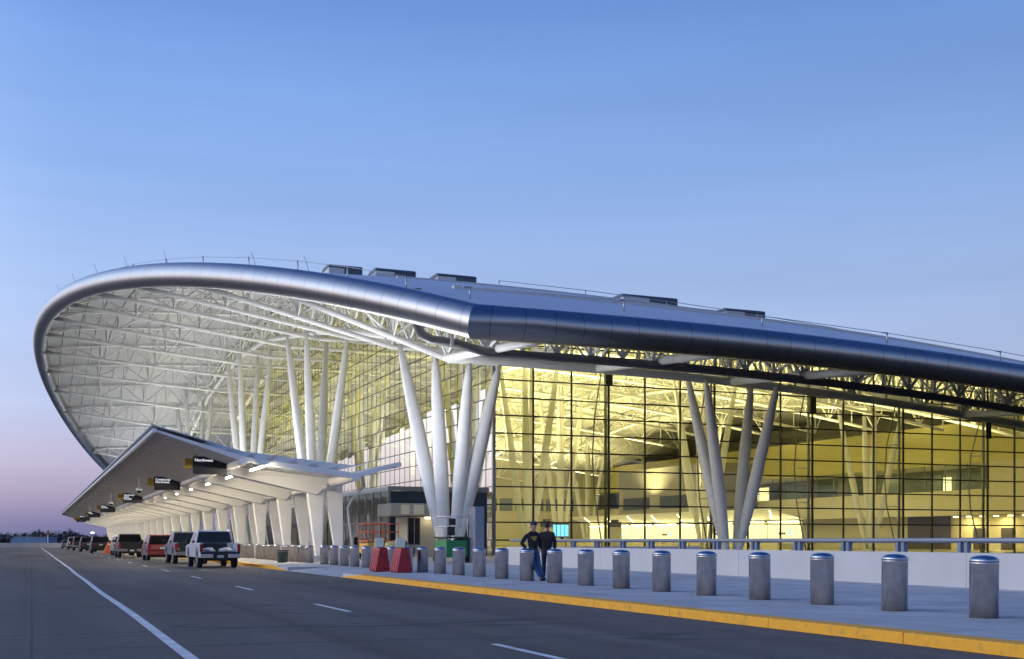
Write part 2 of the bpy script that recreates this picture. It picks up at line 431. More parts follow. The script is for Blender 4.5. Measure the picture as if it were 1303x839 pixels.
# ------------------------------------------------------------------ roof geometry (x across the kerb, y along the kerb)
T0, T1 = 60.0, 257.0
S0, S1 = 22.51, 14.84
PZ = (59.794, -142.183, 125.985, -106.736, 66.110, 13.294)
def ring_s(t):
    u = (t - T0) / (T1 - T0); return S0 + (S1 - S0) * u - 17.35 * 4 * u * (1 - u)
def ring_z(t):
    u = min(1, max(0, (t - T0) / (T1 - T0))); z = 0
    for c in PZ: z = z * u + c
    return z
def G(s):
    return -(s - 30) ** 2 / 500 if s < 30 else -(s - 30) ** 2 / 1000
def deck(t, s):
    return ring_z(t) - G(ring_s(t)) + G(s) + .3
P2 = [(55, 12.6), (61, 12.9), (79, 14.35), (84, 15.7), (90, 17.5), (105, 20.6), (120, 23.0), (149, 26.8), (165, 27.5), (180, 27.2), (201, 25.4), (222, 21.5), (243, 17), (262, 13)]
def low(t):
    for (a, za), (b, zb) in zip(P2, P2[1:]):
        if t <= b: return za + (zb - za) * (t - a) / (b - a)
    return P2[-1][1]
LT = [(55, 12.6), (61, 12.9), (79, 14.3), (107, 20.3), (120, 22.3), (134, 23.6), (148, 24.4), (161, 25.2), (174, 25.3), (188, 24.8), (205, 22.4), (222, 19.4), (243, 15.4), (262, 12)]
def lowt(t):
    for (a, za), (b, zb) in zip(LT, LT[1:]):
        if t <= b: return za + (zb - za) * (t - a) / (b - a)
    return LT[-1][1]
def chord(t, s):
    return low(t) + min(0, G(s) if s > 30 else 0)

SE = 118.0   # rear end of the hall (x)
term = empty('airport_terminal', (36, 91, 0), 0, 'glass and steel terminal with a huge curved roof edged by a silver tube', 'building')
TL = Vector(term.location)
def tb(mb, name, mats, parent=term, **k):
    """link a part built in world coordinates under the terminal"""
    o = mb.build(name, mats, parent, **k)
    if parent is term: o.location = -TL
    return o

# silver edge tube
b = MB()
front = [(ring_s(t), t, ring_z(t)) for t in [T1 - (T1 - T0) * i / 90 for i in range(91)]]
side = []
for i in range(1, 34):
    s = S0 + (SE + 14 - S0) * i / 33
    side.append((s, T0, 13.3 + (0 if s < 30 else G(s)) + (-G(S0) if s >= 30 else .11 * 0) * 0))
b.tube(front + side[:1], .97, 28, uv=True, caps=False, last=91)
b.tube(front[-2:] + side, .97, 28, uv=True, caps=False, first=1)
tb(b, 'roof_edge_tube', M['tube'])

# roof deck: outer skin and underside as two parts
def deck_grid(off, nt_=66, ns=44, flip=False, smax=SE + 14):
    vs = []; fs = []
    for i in range(nt_ + 1):
        t = T0 + (T1 - T0) * i / nt_
        a = ring_s(t)
        for j in range(ns + 1):
            s = a + (smax - a) * (j / ns) ** 1.15
            vs.append((s, t, deck(t, s) + off - (0.25 if j == 0 else 0)))
    w = ns + 1
    for i in range(nt_):
        for j in range(ns):
            q = (i * w + j, i * w + j + 1, (i + 1) * w + j + 1, (i + 1) * w + j)
            fs.append(q[::-1] if flip else q)
    return vs, fs
b = MB(); b.add(*deck_grid(.22), smooth=True); tb(b, 'roof', M['roof_top'])
b = MB(); b.add(*deck_grid(-.22, flip=True), smooth=True); tb(b, 'roof_underside', M['ceiling'])

# trusses
def line(a, c, n):
    a = Vector(a); c = Vector(c); return [a.lerp(c, i / n) for i in range(n + 1)]
def truss(mb, top, bot, rt, rb, rw, skip_ends=True):
    mb.tube(bot, rb, 8); mb.tube(top, rt, 6)
    n = len(top)
    for i in range(n):
        if (Vector(top[i]) - Vector(bot[i])).length > .7: mb.tube([bot[i], top[i]], rw, 6, False)
        if i < n - 1:
            if i % 2 == 0: mb.tube([bot[i], top[i + 1]], rw, 6, False)
            else: mb.tube([top[i], bot[i + 1]], rw, 6, False)
for k in range(13):
    t = 79.5 + 13.5 * k
    b = MB()
    a = ring_s(t) + .4
    ss = [a + (27.6 - a) * i / max(2, round((27.6 - a) / 3.6)) for i in range(max(2, round((27.6 - a) / 3.6)) + 1)]
    ss += [27.6 + (111 - 27.6) * i / 21 for i in range(1, 22)]
    zr = ring_z(t) - .75
    top, bot = [], []
    for s in ss:
        f = min(1, max(0, (s - a) / (27.6 - a)))
        zb = zr * (1 - f) + lowt(t) * f if s < 27.6 else lowt(t) + G(max(30, s))
        top.append((s, t, deck(t, s) - .55)); bot.append((s, t, min(zb, deck(t, s) - .75)))
    truss(b, top, bot, .16, .215, .09)
    # fans of short struts that carry the deck on each side of the truss
    for i in range(2, len(ss), 2):
        s = ss[i]; p = Vector(bot[i])
        for d in (-3.2, 3.2):
            tt = t + d
            if T0 < tt < T1: b.tube([p, (s, tt, deck(tt, s) - .3)], .07, 5, False)
    tb(b, 'roof_truss', M['truss'])
SJ = [27.6, 39.6, 51.5, 63.5, 75.4, 87.4, 99.4]
for s in SJ:
    b = MB()
    brace = s not in (63.5,)
    t_a = 61.2 if brace else 79
    ts = ([61.2, 66, 70.5, 75] if brace else []) + [79 + 4.5 * i for i in range(37)] + [245.5, 249.5, 254]
    top = [(s, t, deck(t, s) - .6) for t in ts]; bot = [(s, t, min(chord(t, s), deck(t, s) - .35)) for t in ts]
    if brace: top[0] = (s, 61.2, deck(61.2, s) - .35)
    truss(b, top, bot, .18, .30 if s < 60 else .27, .11)
    for i in range(4, len(ts) - 3, 1):
        p = Vector(bot[i])
        for d in (-2.2, 2.2):
            if i % 2 == 0: b.tube([p, (s + d, ts[i] , deck(ts[i], s + d) - .3)], .09, 5, False)
    tb(b, 'roof_truss', M['truss'])
# edge beam along the side, on the column heads, and the second truss under the tube
b = MB()
ss = [27.6 + (112 - 27.6) * i / 28 for i in range(29)]
b.tube([(s, 79, chord(79, s) - .03) for s in ss], .33, 10)
for i in range(1, 29):
    s = ss[i]
    b.tube([(s, 79, chord(79, s)), (s + (1.4 if i % 2 else -1.4), 79, deck(79, s) - .4)], .1, 6, False)
tb(b, 'edge_beam', M['white_steel'])
b = MB()
ss = [24.6 + (112 - 24.6) * i / 36 for i in range(37)]
zz = [min(deck(69.5, s) - .9, 13.55 + G(max(30, s))) for s in ss]
for i, s in enumerate(ss):
    b.tube([(s, 69.5, zz[i]), (s, 69.5, deck(69.5, s) - .3)], .13, 6, False)
    if i < 36:
        j = i + 1
        b.tube([(s, 69.5, zz[i] if i % 2 else deck(69.5, s) - .4), (ss[j], 69.5, deck(69.5, ss[j]) - .4 if i % 2 else zz[j])], .12, 6, False)
    if i % 3 == 1:
        b.tube([(s, 69.5, zz[i]), (s, 64, deck(64, s) - .3)], .1, 6, False)
        b.tube([(s, 69.5, zz[i]), (s, 75, deck(75, s) - .3)], .1, 6, False)
tb(b, 'edge_truss', M['truss'])
b = MB()
pipe = [(22.6, 70.5, 17.2), (22.6, 70.5, 14.9), (22.8, 70.3, 14.3), (23.4, 70, 13.95), (25.0, 69.7, 13.75)] + [(s, 69.5, z - .28) for s, z in zip(ss[1:], zz[1:])]
b.tube(pipe, .30, 10)
tb(b, 'drain_pipe', M['dark_pipe'])
# purlins under the deck
b = MB()
for i in range(60):
    s = -2 + 2.0 * i
    seg = []
    for j in range(67):
        t = T0 + 2 + (T1 - T0 - 4) * j / 66
        if s > ring_s(t) + .9: seg.append((s, t, deck(t, s) - .34))
    if len(seg) > 3: b.tube(seg, .06, 4)
tb(b, 'purlins', M['truss'])

# rows of slender struts: each column is four tapering struts that rise from one foot
def strut_mesh(a, c, rmax, mb):
    a = Vector(a); c = Vector(c)
    prof = [(0, .50), (.04, .60), (.2, .86), (.4, 1.0), (.6, .97), (.8, .78), (.93, .55), (.965, .46), (.97, .34), (1.0, .34)]
    mb.tube([a.lerp(c, u) for u, _ in prof], [rmax * q for _, q in prof], 16)
def column(x, y, tops, rmax=.56, r0=.42, tintmat=None):
    c = empty('column', (x, y, 0)); c.parent = term; c.location = Vector((x, y, 0)) - TL
    p = MB(); p.lathe([(1.05, -.2), (1.05, .12), (.95, .18)], n=28); p.build('column_base', M['concrete_low'], c)
    for (tx, ty, tz) in tops:
        d = Vector((tx - x, ty - y, 0)); d.normalize()
        m = MB(); strut_mesh((d.x * r0, d.y * r0, .15), (tx - x, ty - y, tz), rmax, m)
        m.build('strut', M['white_steel'], c)
    return c
column(27.64, 79, [(26.5, 87, low(87) - .2), (27.6, 81.8, low(81.8) - .2), (29.3, 79.0, 14.1), (31.6, 79, 14.0)], .54, .5)
for y in (120, 161, 201.5, 242):
    column(27.5 if y < 170 else (25.4 if y < 220 else 23.5), y, [(27.5 + a - (0 if y < 170 else (2.1 if y < 220 else 4)), y + q, low(y + q) - .15) for a, q in ((-2.4, 3.6), (-1.9, -3.6), (1.9, 3.6), (2.4, -3.6))], .50)
column(51.56, 79, [(51.56 + a, 79 + q, chord(79 + q, 51) - .1) for a, q in ((-2.5, 2.6), (-2.6, -.4), (2.4, .8), (2.7, -2.4))], .48, .5)
for x in (51.5, 74.5, 99):
    for y in (120, 161, 201.5):
        column(x, y, [(x + a, y + q, chord(y + q, x) - .15) for a, q in ((-2.3, 3.4), (-1.9, -3.4), (1.9, 3.4), (2.3, -3.4))], .41)

# ------------------------------------------------------------------ glazing
XW, YW = 35.9, 91.0
ROW0, RH = -.2375, 1.505
def wall_panes(mb, P, us, top, jitter):
    for i in range(len(us) - 1):
        u0, u1 = us[i], us[i + 1]
        zt = min(top(u0), top(u1)); k = 0
        while True:
            z0 = ROW0 + RH * k; z1 = min(z0 + RH, zt)
            if z0 >= zt - .05: break
            j = [random.uniform(-jitter, jitter) for _ in range(4)]
            a, c = random.uniform(-jitter, jitter), random.uniform(-jitter, jitter)
            mb.quad(P(u0, z0, -a - c), P(u1, z0, a - c), P(u1, z1, a + c), P(u0, z1, -a + c))
            k += 1
us = [XW + 3.6 * i for i in range(22)]
topS = lambda s: deck(YW, s) - .35
b = MB(); wall_panes(b, lambda u, z, o: (u, YW + o, z), us, topS, .004)
gw = empty('side_glass_wall'); gw.parent = term; gw.location = -TL
b.build('glazing', M['glass_side'], gw)
b = MB()
for i, u in enumerate(us):
    w = .13 if i % 3 else .17
    b.box(u - w / 2, u + w / 2, YW - .16, YW - .02, -.2, topS(u))
k = 0
while True:
    z = ROW0 + RH * k
    if z > 19.5: break
    b.box(XW, us[-1], YW - .11, YW - .024, z - .06, z + .06); k += 1
for i in range(3, 22, 6):
    zc = 15.7 - (us[i] - 46.7) / 43.6 * 3.3; b.box(us[i] - .32, us[i] + .32, YW - .28, YW - .165, zc - .85, zc + .95)
b.build('mullions', M['mullion'], gw)
for i in range(3, 22, 3):
    b = MB(); u = us[i]
    hz = chord(YW, u)
    b.tube([(u, YW + .5, 0), (u, YW + .5, hz)], .14, 8)
    b.tube([(u - .15, YW + .6, 0), (u - .5, YW + 1.7, hz * .3), (u - .6, YW + 1.9, hz * .5), (u - .5, YW + 1.7, hz * .7), (u - .15, YW + .6, hz)], .07, 6)
    for q in (.3, .5, .7): b.tube([(u, YW + .5, hz * q), (u - .5, YW + 1.75, hz * q)], .05, 5)
    b.build('wind_post', M['corner_post'], gw)
b = MB(); b.box(XW - .12, XW + .12, YW - .2, YW + .1, 0, 17.5); b.build('corner_post', M['corner_post'], gw)

ut = [YW + 1.8 * i for i in range(78)]
topC = lambda t: deck(t, XW) - .35
b = MB(); wall_panes(b, lambda u, z, o: (XW + o, u, z), ut, topC, .0045)
gw2 = empty('kerbside_glass_wall'); gw2.parent = term; gw2.location = -TL
b.build('glazing', M['glass_curb'], gw2)
b = MB()
for i, u in enumerate(ut):
    b.box(XW - .035, XW - .016, u - .022, u + .022, -.2, topC(u))
k = 0
while True:
    z = ROW0 + RH * k
    t_in = [t for t in ut if topC(t) > z]
    if not t_in: break
    b.box(XW - .032, XW - .018, t_in[0], t_in[-1], z - .045, z + .045); k += 1
b.build('mullions', M['mullion'], gw2)
# far end wall of the hall
b = MB()
for i in range(22):
    s0, s1 = XW + 3.6 * i, XW + 3.6 * (i + 1)
    b.hexa([(s0, 229.4, 0), (s1, 229.4, 0), (s1, 229.7, 0), (s0, 229.7, 0), (s0, 229.4, deck(229, s0) - .3), (s1, 229.4, deck(229, s1) - .3), (s1, 229.7, deck(229, s1) - .3), (s0, 229.7, deck(229, s0) - .3)])
tb(b, 'end_wall', M['int_wall'])
b = MB()
for i in range(20):
    s0 = XW + 2 + 3.6 * i
    b.box(s0, s0 + 2.9, 229.2, 229.37, 7.6, 10.2)
tb(b, 'window', M['int_glass'])

area_later = []
# ------------------------------------------------------------------ inside the hall
b = MB(); b.box(XW + .1, SE + 14, YW + .05, 229.3, -.3, 0.0); tb(b, 'hall_floor', M['int_floor'])
b = MB()
XB = 115.0
b.box(XB, XB + .4, YW + .2, 229.3, 4.6, 8.0)
b.box(XB, XB + .4, YW + .2, 116.0, 8.0, 11.5)
tb(b, 'rear_wall', M['int_wall'])
def wall_to_roof(mb, x0, x1, y0, y1, z0, zmax):
    n_ = max(1, round((y1 - y0) / 4))
    for i in range(n_):
        a_, c_ = y0 + (y1 - y0) * i / n_, y0 + (y1 - y0) * (i + 1) / n_
        za = max(z0 + .1, min(zmax, deck(a_, x1) - .5)); zc = max(z0 + .1, min(zmax, deck(c_, x1) - .5))
        mb.hexa([(x0, a_, z0), (x1, a_, z0), (x1, c_, z0), (x0, c_, z0), (x0, a_, za), (x1, a_, za), (x1, c_, zc), (x0, c_, zc)])
b = MB(); wall_to_roof(b, XB, XB + .4, YW + .2, 229.3, 11.5, 17.0); tb(b, 'rear_wall', M['int_yellow'])
b = MB(); b.box(XB + 3, XB + 3.4, YW + .2, 229.3, 0, 4.6); tb(b, 'rear_wall', M['int_wall'])
b = MB(); wall_to_roof(b, XB + 8, XB + 8.4, 116, 229.3, 8, 24); wall_to_roof(b, XB + 16, XB + 16.4, YW, 229.3, 0, 24); tb(b, 'rear_wall', M['int_grey'])
b = MB(); b.box(XB + .4, XB + 8, 116, 229.3, 7.7, 8.0); b.box(XB + .4, XB + 8, 116, 229.3, 11.5, 11.8); tb(b, 'gallery_floor', M['int_wall'])
for i in range(14):
    y = 117 + 8.0 * i
    b = MB()
    b.box(XB + 7.8, XB + 7.95, y, y + 5.2, 8.1, 10.9)
    tb(b, 'gallery_window', M['int_glass'])
b = MB()
for y in [116 + 4 * i for i in range(29)]: b.box(XB + .1, XB + .2, y - .04, y + .04, 8, 11.5)
b.box(XB + .1, XB + .2, 116, 229, 9.1, 9.18)
tb(b, 'gallery_railing', M['corner_post'])
b = MB(); b.box(XB + 7.7, XB + 7.78, 176, 181, 8.3, 10.8); b.box(XB + 7.7, XB + 7.78, 131, 132.6, 8.1, 10.4); tb(b, 'lit_gallery_window', M['backlit'])
for y in range(120, 226, 12): area_later.append((XB + 4, y, 11.4))
b = MB(); b.box(XB + 2.6, XB + 2.9, 126, 134.2, 0, 4.7); tb(b, 'dark_panel', M['int_dark'])
for y in (109.5, 114.8, 119.7):
    b = MB(); b.box(XB + 2.7, XB + 2.95, y, y + 1.9, 0, 2.9 if y > 112 else 2.5); tb(b, 'doorway', M['int_dark'])
b = MB()
for y in [97 + 2.4 * i for i in range(12)]:
    b.box(XB + 1.4, XB + 1.8, y, y + .5, 4.4, 4.5)
tb(b, 'downlights', M['downlight'])
b = MB(); b.box(105, XB - .1, 168, 200, 4.6, 14.4); tb(b, 'upper_office', M['int_grey'])
b = MB(); b.box(104.85, 104.97, 170, 184, 7.0, 9.2); b.box(104.85, 104.97, 188, 198, 7.0, 9.2); tb(b, 'office_window', M['navy'])

tc = empty('ticket_counter', (95, 160, 0), 0, 'long back-lit ticket counter under white sloping canopies inside the hall', 'counter')
b = MB()
for i in range(8):
    y = -31 + 8.0 * i; b.box(0, .25, y, y + 7.5, .9, 3.75)
b.build('backlit_panel', M['backlit'], tc)
b = MB()
for i in range(8):
    y = -31 + 8.0 * i
    b.hexa([(-4.6, y, 5.3), (.6, y, 4.1), (.6, y + 7.6, 4.1), (-4.6, y + 7.6, 5.3), (-4.6, y, 5.5), (.6, y, 4.35), (.6, y + 7.6, 4.35), (-4.6, y + 7.6, 5.5)])
b.build('counter_canopy', M['white_steel'], tc)
b = MB()
for i in range(8):
    y = -31 + 8.0 * i; b.box(-3.4, -2.6, y + .4, y + 6.8, 0, 1.15)
b.build('desk', M['int_wall'], tc)
b = MB()
for i in range(8):
    y = -31 + 8.0 * i
    b.tube([(-4.2, y + 1, 5.2), (-.4, y + 6, 4.32)], .07, 5)
    b.box(-.2, -.05, y + .3, y + 7.2, 3.78, 3.88)
b.build('light_strip', M['downlight'], tc)
for i in (0, 2, 4, 6):
    y = -31 + 8.0 * i
    b = MB()
    for q in (0, .42, .84, 1.26): b.box(-.06, -.01, y + 4.6 - q, y + 4.9 - q, 2.05, 2.35)
    b.build('dark_mark', M['black'], tc)
    b = MB(); b.box(-.06, -.01, y + 2.0, y + 2.7, 2.05, 2.3); b.box(-.06, -.01, y + 2.25, y + 2.45, 2.3, 2.5); b.build('blue_mark', M['screen'], tc)

def info_screen(x, y, rz, label):
    e = empty('information_screen', (x, y, 0), rz, label, 'screen', 'flight information screens in the hall')
    b = MB(); b.box(-.85, .85, .02, .35, 1.6, 3.35); b.box(-.2, .2, .05, .3, 0, 1.6); b.build('housing', M['black'], e)
    for q in (-.55, 0, .55):
        b = MB(); b.box(q - .24, q + .24, -.02, .018, 1.75, 3.2); b.build('display', M['screen'], e)
    return e
info_screen(59.2, 131, 0, 'blue-lit flight information screen nearer the two people behind the glass')
info_screen(60.9, 131, 0, 'blue-lit flight information screen beside the dark pillar, right of its twin')
e = empty('information_desk', (60.2, 129, 0), 0, 'pale information desk in front of the blue screens', 'desk')
b = MB(); b.box(-1.9, -.1, -.4, .4, 0, 1.15); b.box(.05, 1.9, -.4, .4, 0, 1.2); b.build('counter_body', M['int_wall'], e)
b = MB(); b.box(-1.95, 1.95, -.45, .45, 1.21, 1.27); b.build('counter_top', M['cream_board'], e)
def directory(x, y, w, label):
    e = empty('directory_pillar', (x, y, 0), 0, label, 'pillar', 'grey pillars in the hall')
    b = MB(); b.box(-w, w, -.5, .5, 0, 2.75); b.build('pillar_body', M['beige_booth'], e)
    b = MB(); b.box(-w + .04, w - .04, -.53, .53, 2.753, 3.35); b.box(-.35, .35, -.3, .3, 3.353, 3.6); b.build('pillar_head', M['int_dark'], e)
directory(52.9, 118, .58, 'grey-beige pillar with dark head behind the two people')
directory(61.4, 118, .62, 'grey-beige pillar with dark head right of the blue screens')

# ------------------------------------------------------------------ roof furniture (parts of the terminal)
for (s, t, w) in ((24.3, 97, 1.0), (28.7, 97, 1.25), (33.9, 96, 1.25), (50.7, 92, 2.0), (60.0, 91, 1.5)):
    e = empty('roof_skylight'); e.parent = term; e.location = Vector((s, t, deck(t, s))) - TL
    b = MB(); b.box(-w * 1.3, w * 1.3, -1.2, 1.2, -.3, .52); b.build('frame', M['skylight_side'], e)
    b = MB(); b.prism([(-1.25, .523), (1.25, .523), (1.25, .68), (.9, .82), (-.9, .82), (-1.25, .68)], -w * 1.3 - .05, w * 1.3 + .3, 'x'); b.box(0, w * 1.3 + .28, -1.24, 1.24, .05, .52); b.build('hood', M['skylight_dark'], e, bevel=.05)
b = MB()
for t in (98, 108, 118, 128, 138, 150):
    s = ring_s(t); b.tube([(s, t, ring_z(t) + .9), (s - .3, t + .1, ring_z(t) + 1.9)], .016, 5)
for t in (83, 76):
    s = ring_s(t); b.tube([(s + .2, t, ring_z(t) + .9), (s - .1, t, ring_z(t) + 1.9)], .016, 5)
tb(b, 'lightning_rods', M['dark_pipe'])
b = MB()
pts = []
for t in (122, 112, 103, 95, 87, 80, 74, 68):
    s = ring_s(t) + 1.6; z = deck(t, s) + .2
    b.tube([(s, t, z), (s, t, z + 1.0)], .05, 6); pts.append((s, t, z + .95))
b.tube(pts, .022, 5)
pts = []
for i in range(9):
    s = 24.5 + 10.5 * i; t = 66
    z = deck(t, s) + .2
    b.tube([(s, t, z), (s, t, z + .75)], .06, 6); b.tube([(s, t, z + .7), (s - .5, t, z + .7)], .05, 6); pts.append((s, t, z + .7))
b.tube(pts, .025, 5)
pts = [(s, 90, deck(90, s) + .75) for s in (36, 44, 52, 60, 70, 80, 92)]
for p in pts: b.tube([(p[0], p[1], p[2] - .9), p], .045, 6)
b.tube(pts, .03, 5)
tb(b, 'safety_line', M['rail'])
for t, h_ in ((73, .22), (86, .16)):
    b = MB()
    ss_ = [26 + 2.4 * i for i in range(38)]
    for a_, c_ in zip(ss_, ss_[1:]):
        za, zc = deck(t, a_) + .2, deck(t, c_) + .2
        b.hexa([(a_, t, za - .1), (c_ - .03, t, zc - .1), (c_ - .03, t + .5, zc), (a_, t + .5, za), (a_, t, za + h_), (c_ - .03, t, zc + h_), (c_ - .03, t + .5, zc + h_ + .1), (a_, t + .5, za + h_ + .1)])
    tb(b, 'roof_upstand', M['skylight_side'])

# ------------------------------------------------------------------ entrance vestibule and dark shop front (parts of the terminal)
b = MB(); b.box(35.0, XW - .12, 104, 226, 0, 6.0); tb(b, 'shop_front', M['int_dark'])
b = MB()
for i in range(26):
    y = 106 + 4.5 * i; b.box(34.9, 34.97, y, y + 3.9, .2, 3.6)
tb(b, 'shop_front_glazing', M['dark_glass'])
v = empty('vestibule', (0, 0, 0)); v.parent = term; v.location = -TL
b = MB()
for i in range(6):
    x = 26.05 + 1.36 * i; b.box(x, x + 1.3, 88.0, 88.15, 0, 5.1)
b.build('wall_panel', M['navy'], v)
b = MB(); b.box(25.8, 34.3, 87.9, 104, 5.15, 5.5); b.box(25.8, 26.0, 87.95, 88.2, 0, 5.15); b.box(26.0, 34.2, 88.16, 88.3, 0, 5.12); b.box(25.8, 26, 103.8, 104, 0, 5.15); b.build('frame', M['corner_post'], v)
b = MB(); b.box(25.86, 25.92, 88.25, 103.7, 0.02, 5.1); b.build('glazing', M['glass_clear'], v)
b = MB()
for y in (90.3, 92.5, 94.7, 97, 99.3, 101.5): b.box(25.8, 25.95, y - .06, y + .06, 0, 5.12)
b.box(25.81, 25.94, 88.3, 103.7, 2.6, 2.75)
b.build('door_frame', M['corner_post'], v)
b = MB(); b.box(29, 29.2, 88.4, 103.7, 0, 5.1); b.build('inner_wall', M['int_wall'], v)
b = MB()
for y in (90, 93.5, 97, 100.5): b.box(27, 27.5, y, y + .5, 5.0, 5.13)
b.build('downlights', M['downlight'], v)

# ------------------------------------------------------------------ kerbside canopy
CY0, CY1 = 63.0, 272.0
PR = [(5.9, 6.95), (10.5, 5.5), (16.6, 4.75), (19.1, 5.5)]
can = empty('kerbside_canopy', (15.9, 69, 0), 0, 'long white kerbside canopy on tapered legs with a winged folded roof', 'canopy')
CL = Vector(can.location)
def cp(mb, name, mats, **k):
    o = mb.build(name, mats, can, **k); o.location = -CL; return o
def slab(mb, a, c, th0, th1, y0, y1):
    mb.prism([(a[0], a[1]), (c[0], c[1]), (c[0], c[1] + th1), (a[0], a[1] + th0)], y0, y1, 'y')
b = MB()
nb = 24
for i in range(nb):
    q = i / nb; r = (i + 1) / nb - .004
    x0, z0 = 6.0 + 4.35 * q, 6.9 - 1.33 * q; x1, z1 = 6.0 + 4.35 * r, 6.9 - 1.33 * r
    b.prism([(x0, z0), (x1, z1), (x1, z1 + .1), (x0, z0 + .1)], CY0 + .2, CY1, 'y')
cp(b, 'soffit', M['canopy_grey'])
b = MB(); slab(b, (10.75, 5.58), (16.35, 4.93), .12, .12, CY0 + .25, CY1); cp(b, 'soffit', M['canopy_white'])
b = MB(); slab(b, (16.9, 4.93), (19.0, 5.52), .1, .1, CY0 + .25, CY1); cp(b, 'soffit', M['canopy_white'])
b = MB()
b.prism([(5.75, 7.28), (8.6, 6.53), (8.6, 6.47), (5.75, 7.22)], CY0, CY1, 'y')
cp(b, 'roof_sheet', M['canopy_top'])
b = MB()
b.add([(8.61, CY0, 6.5), (10.5, CY0, 6.0), (16.5, CY0, 5.4), (16.5, CY1, 5.4), (10.5, CY1, 6.0), (8.61, CY1, 6.5)], [(0, 1, 4, 5), (1, 2, 3, 4)])
cp(b, 'roof_glazing', M['frosted'])
b = MB()
b.quad((16.9, CY0, 5.43), (19.3, CY0, 6.1), (19.3, CY1, 6.1), (16.9, CY1, 5.43))
cp(b, 'roof_glazing', M['frosted'])
for t in (CY0, CY1 - .3):
    b = MB()
    b.prism([(5.8, 6.95), (10.5, 5.46), (16.6, 4.66), (19.1, 5.46), (19.1, 5.60), (16.6, 4.92), (10.5, 5.74), (5.8, 7.06)], t, t + .28, 'y')
    cp(b, 'end_beam', M['canopy_white'])
b = MB()
for (x, z), r in zip(PR, (.12, .22, .24, .15)):
    b.tube([(x, CY0 - .12, z), (x, CY1 + .1, z)], r, 14)
b.tube([(16.1, CY0 + 5, 4.42), (16.1, CY1 - 2, 4.42)], .12, 8)
for i in range(9):
    x = 6.3 + 1.18 * i; z = 6.97 - .29 * min(i, 3.6) * 1.18 + (-.13 * (i - 3.6) * 1.18 if i > 3.6 else 0)
    b.box(x, x + .16, CY0 + .3, CY1, z + .12, z + .3)
cp(b, 'long_beam', M['canopy_white'])
b = MB()
for i in range(20):
    y = CY0 + 1.5 + 9.5 * i + 0
    b.box(6.6, 7.4, y, y + .12, 6.58, 6.66); 
cp(b, 'edge_light', M['skylight_side'])
bents = [69 + 9.2 * i for i in range(23)]
rb = MB()
rb.hexa([(10.6, -.55, 5.05), (15.75, -.5, 3.95), (15.75, .5, 3.95), (10.6, .55, 5.05), (10.6, -.75, 5.56), (16.6, -.7, 4.92), (16.6, .7, 4.92), (10.6, .75, 5.56)])
rb.hexa([(15.77, -.45, 4.0), (18.4, -.1, 4.95), (18.4, .1, 4.95), (15.77, .45, 4.0), (16.61, -.5, 4.88), (18.8, -.12, 5.3), (18.8, .12, 5.3), (16.61, .5, 4.88)])
l1 = MB(); l1.hexa([(15.72, -.2, .3), (16.1, -.2, .3), (16.1, .2, .3), (15.72, .2, .3), (15.2, -.3, 4.2), (16.2, -.3, 4.5), (16.2, .3, 4.5), (15.2, .3, 4.2)])
l2 = MB(); l2.hexa([(16.95, -.16, .12), (17.4, -.16, .12), (17.4, .16, .12), (16.95, .16, .12), (16.3, -.26, 4.4), (17.35, -.26, 4.8), (17.35, .26, 4.8), (16.3, .26, 4.4)])
pl = MB(); pl.box(15.35, 16.6, -.6, .6, -.02, .32)
dp = MB(); dp.tube([(18.75, .5, 5.3), (18.9, .5, 4.6), (18.55, .5, 4.2), (18.1, .5, 3.75), (17.85, .5, 3.2), (18.05, .5, 1.6), (18.3, .5, 0)], .075, 8)
lf = MB(); lf.box(11.45, 11.52, 2.6, 6.6, 5.18, 5.23)
lh = MB(); lh.box(11.40, 11.57, 2.55, 6.65, 5.233, 5.27); lh.box(11.46, 11.51, 3.4, 3.45, 5.27, 5.49); lh.box(11.46, 11.51, 5.7, 5.75, 5.27, 5.49)
first = None
for y in bents:
    if first is None:
        first = [rb.build('rib', M['canopy_white'], can, bevel=.03), l1.build('front_leg', M['canopy_white'], can, bevel=.04), l2.build('back_leg', M['canopy_white'], can, bevel=.04),
                 pl.build('leg_plinth', M['concrete_low'], can), dp.build('drain_pipe', M['white_steel'], can), lf.build('lamp_tube', M['lamp_warm'], can), lh.build('lamp_housing', M['canopy_white'], can)]
        objs = first
    else:
        objs = []
        for o in first:
            c = o.copy(); COL.objects.link(c); c.parent = can; objs.append(c)
    for o in objs: o.location = Vector((0, y, 0)) - CL
# one more lamp in front of the first bent
c = first[5].copy(); COL.objects.link(c); c.parent = can; c.location = Vector((0, 60.0, 0)) - CL
c = first[6].copy(); COL.objects.link(c); c.parent = can; c.location = Vector((0, 60.0, 0)) - CL

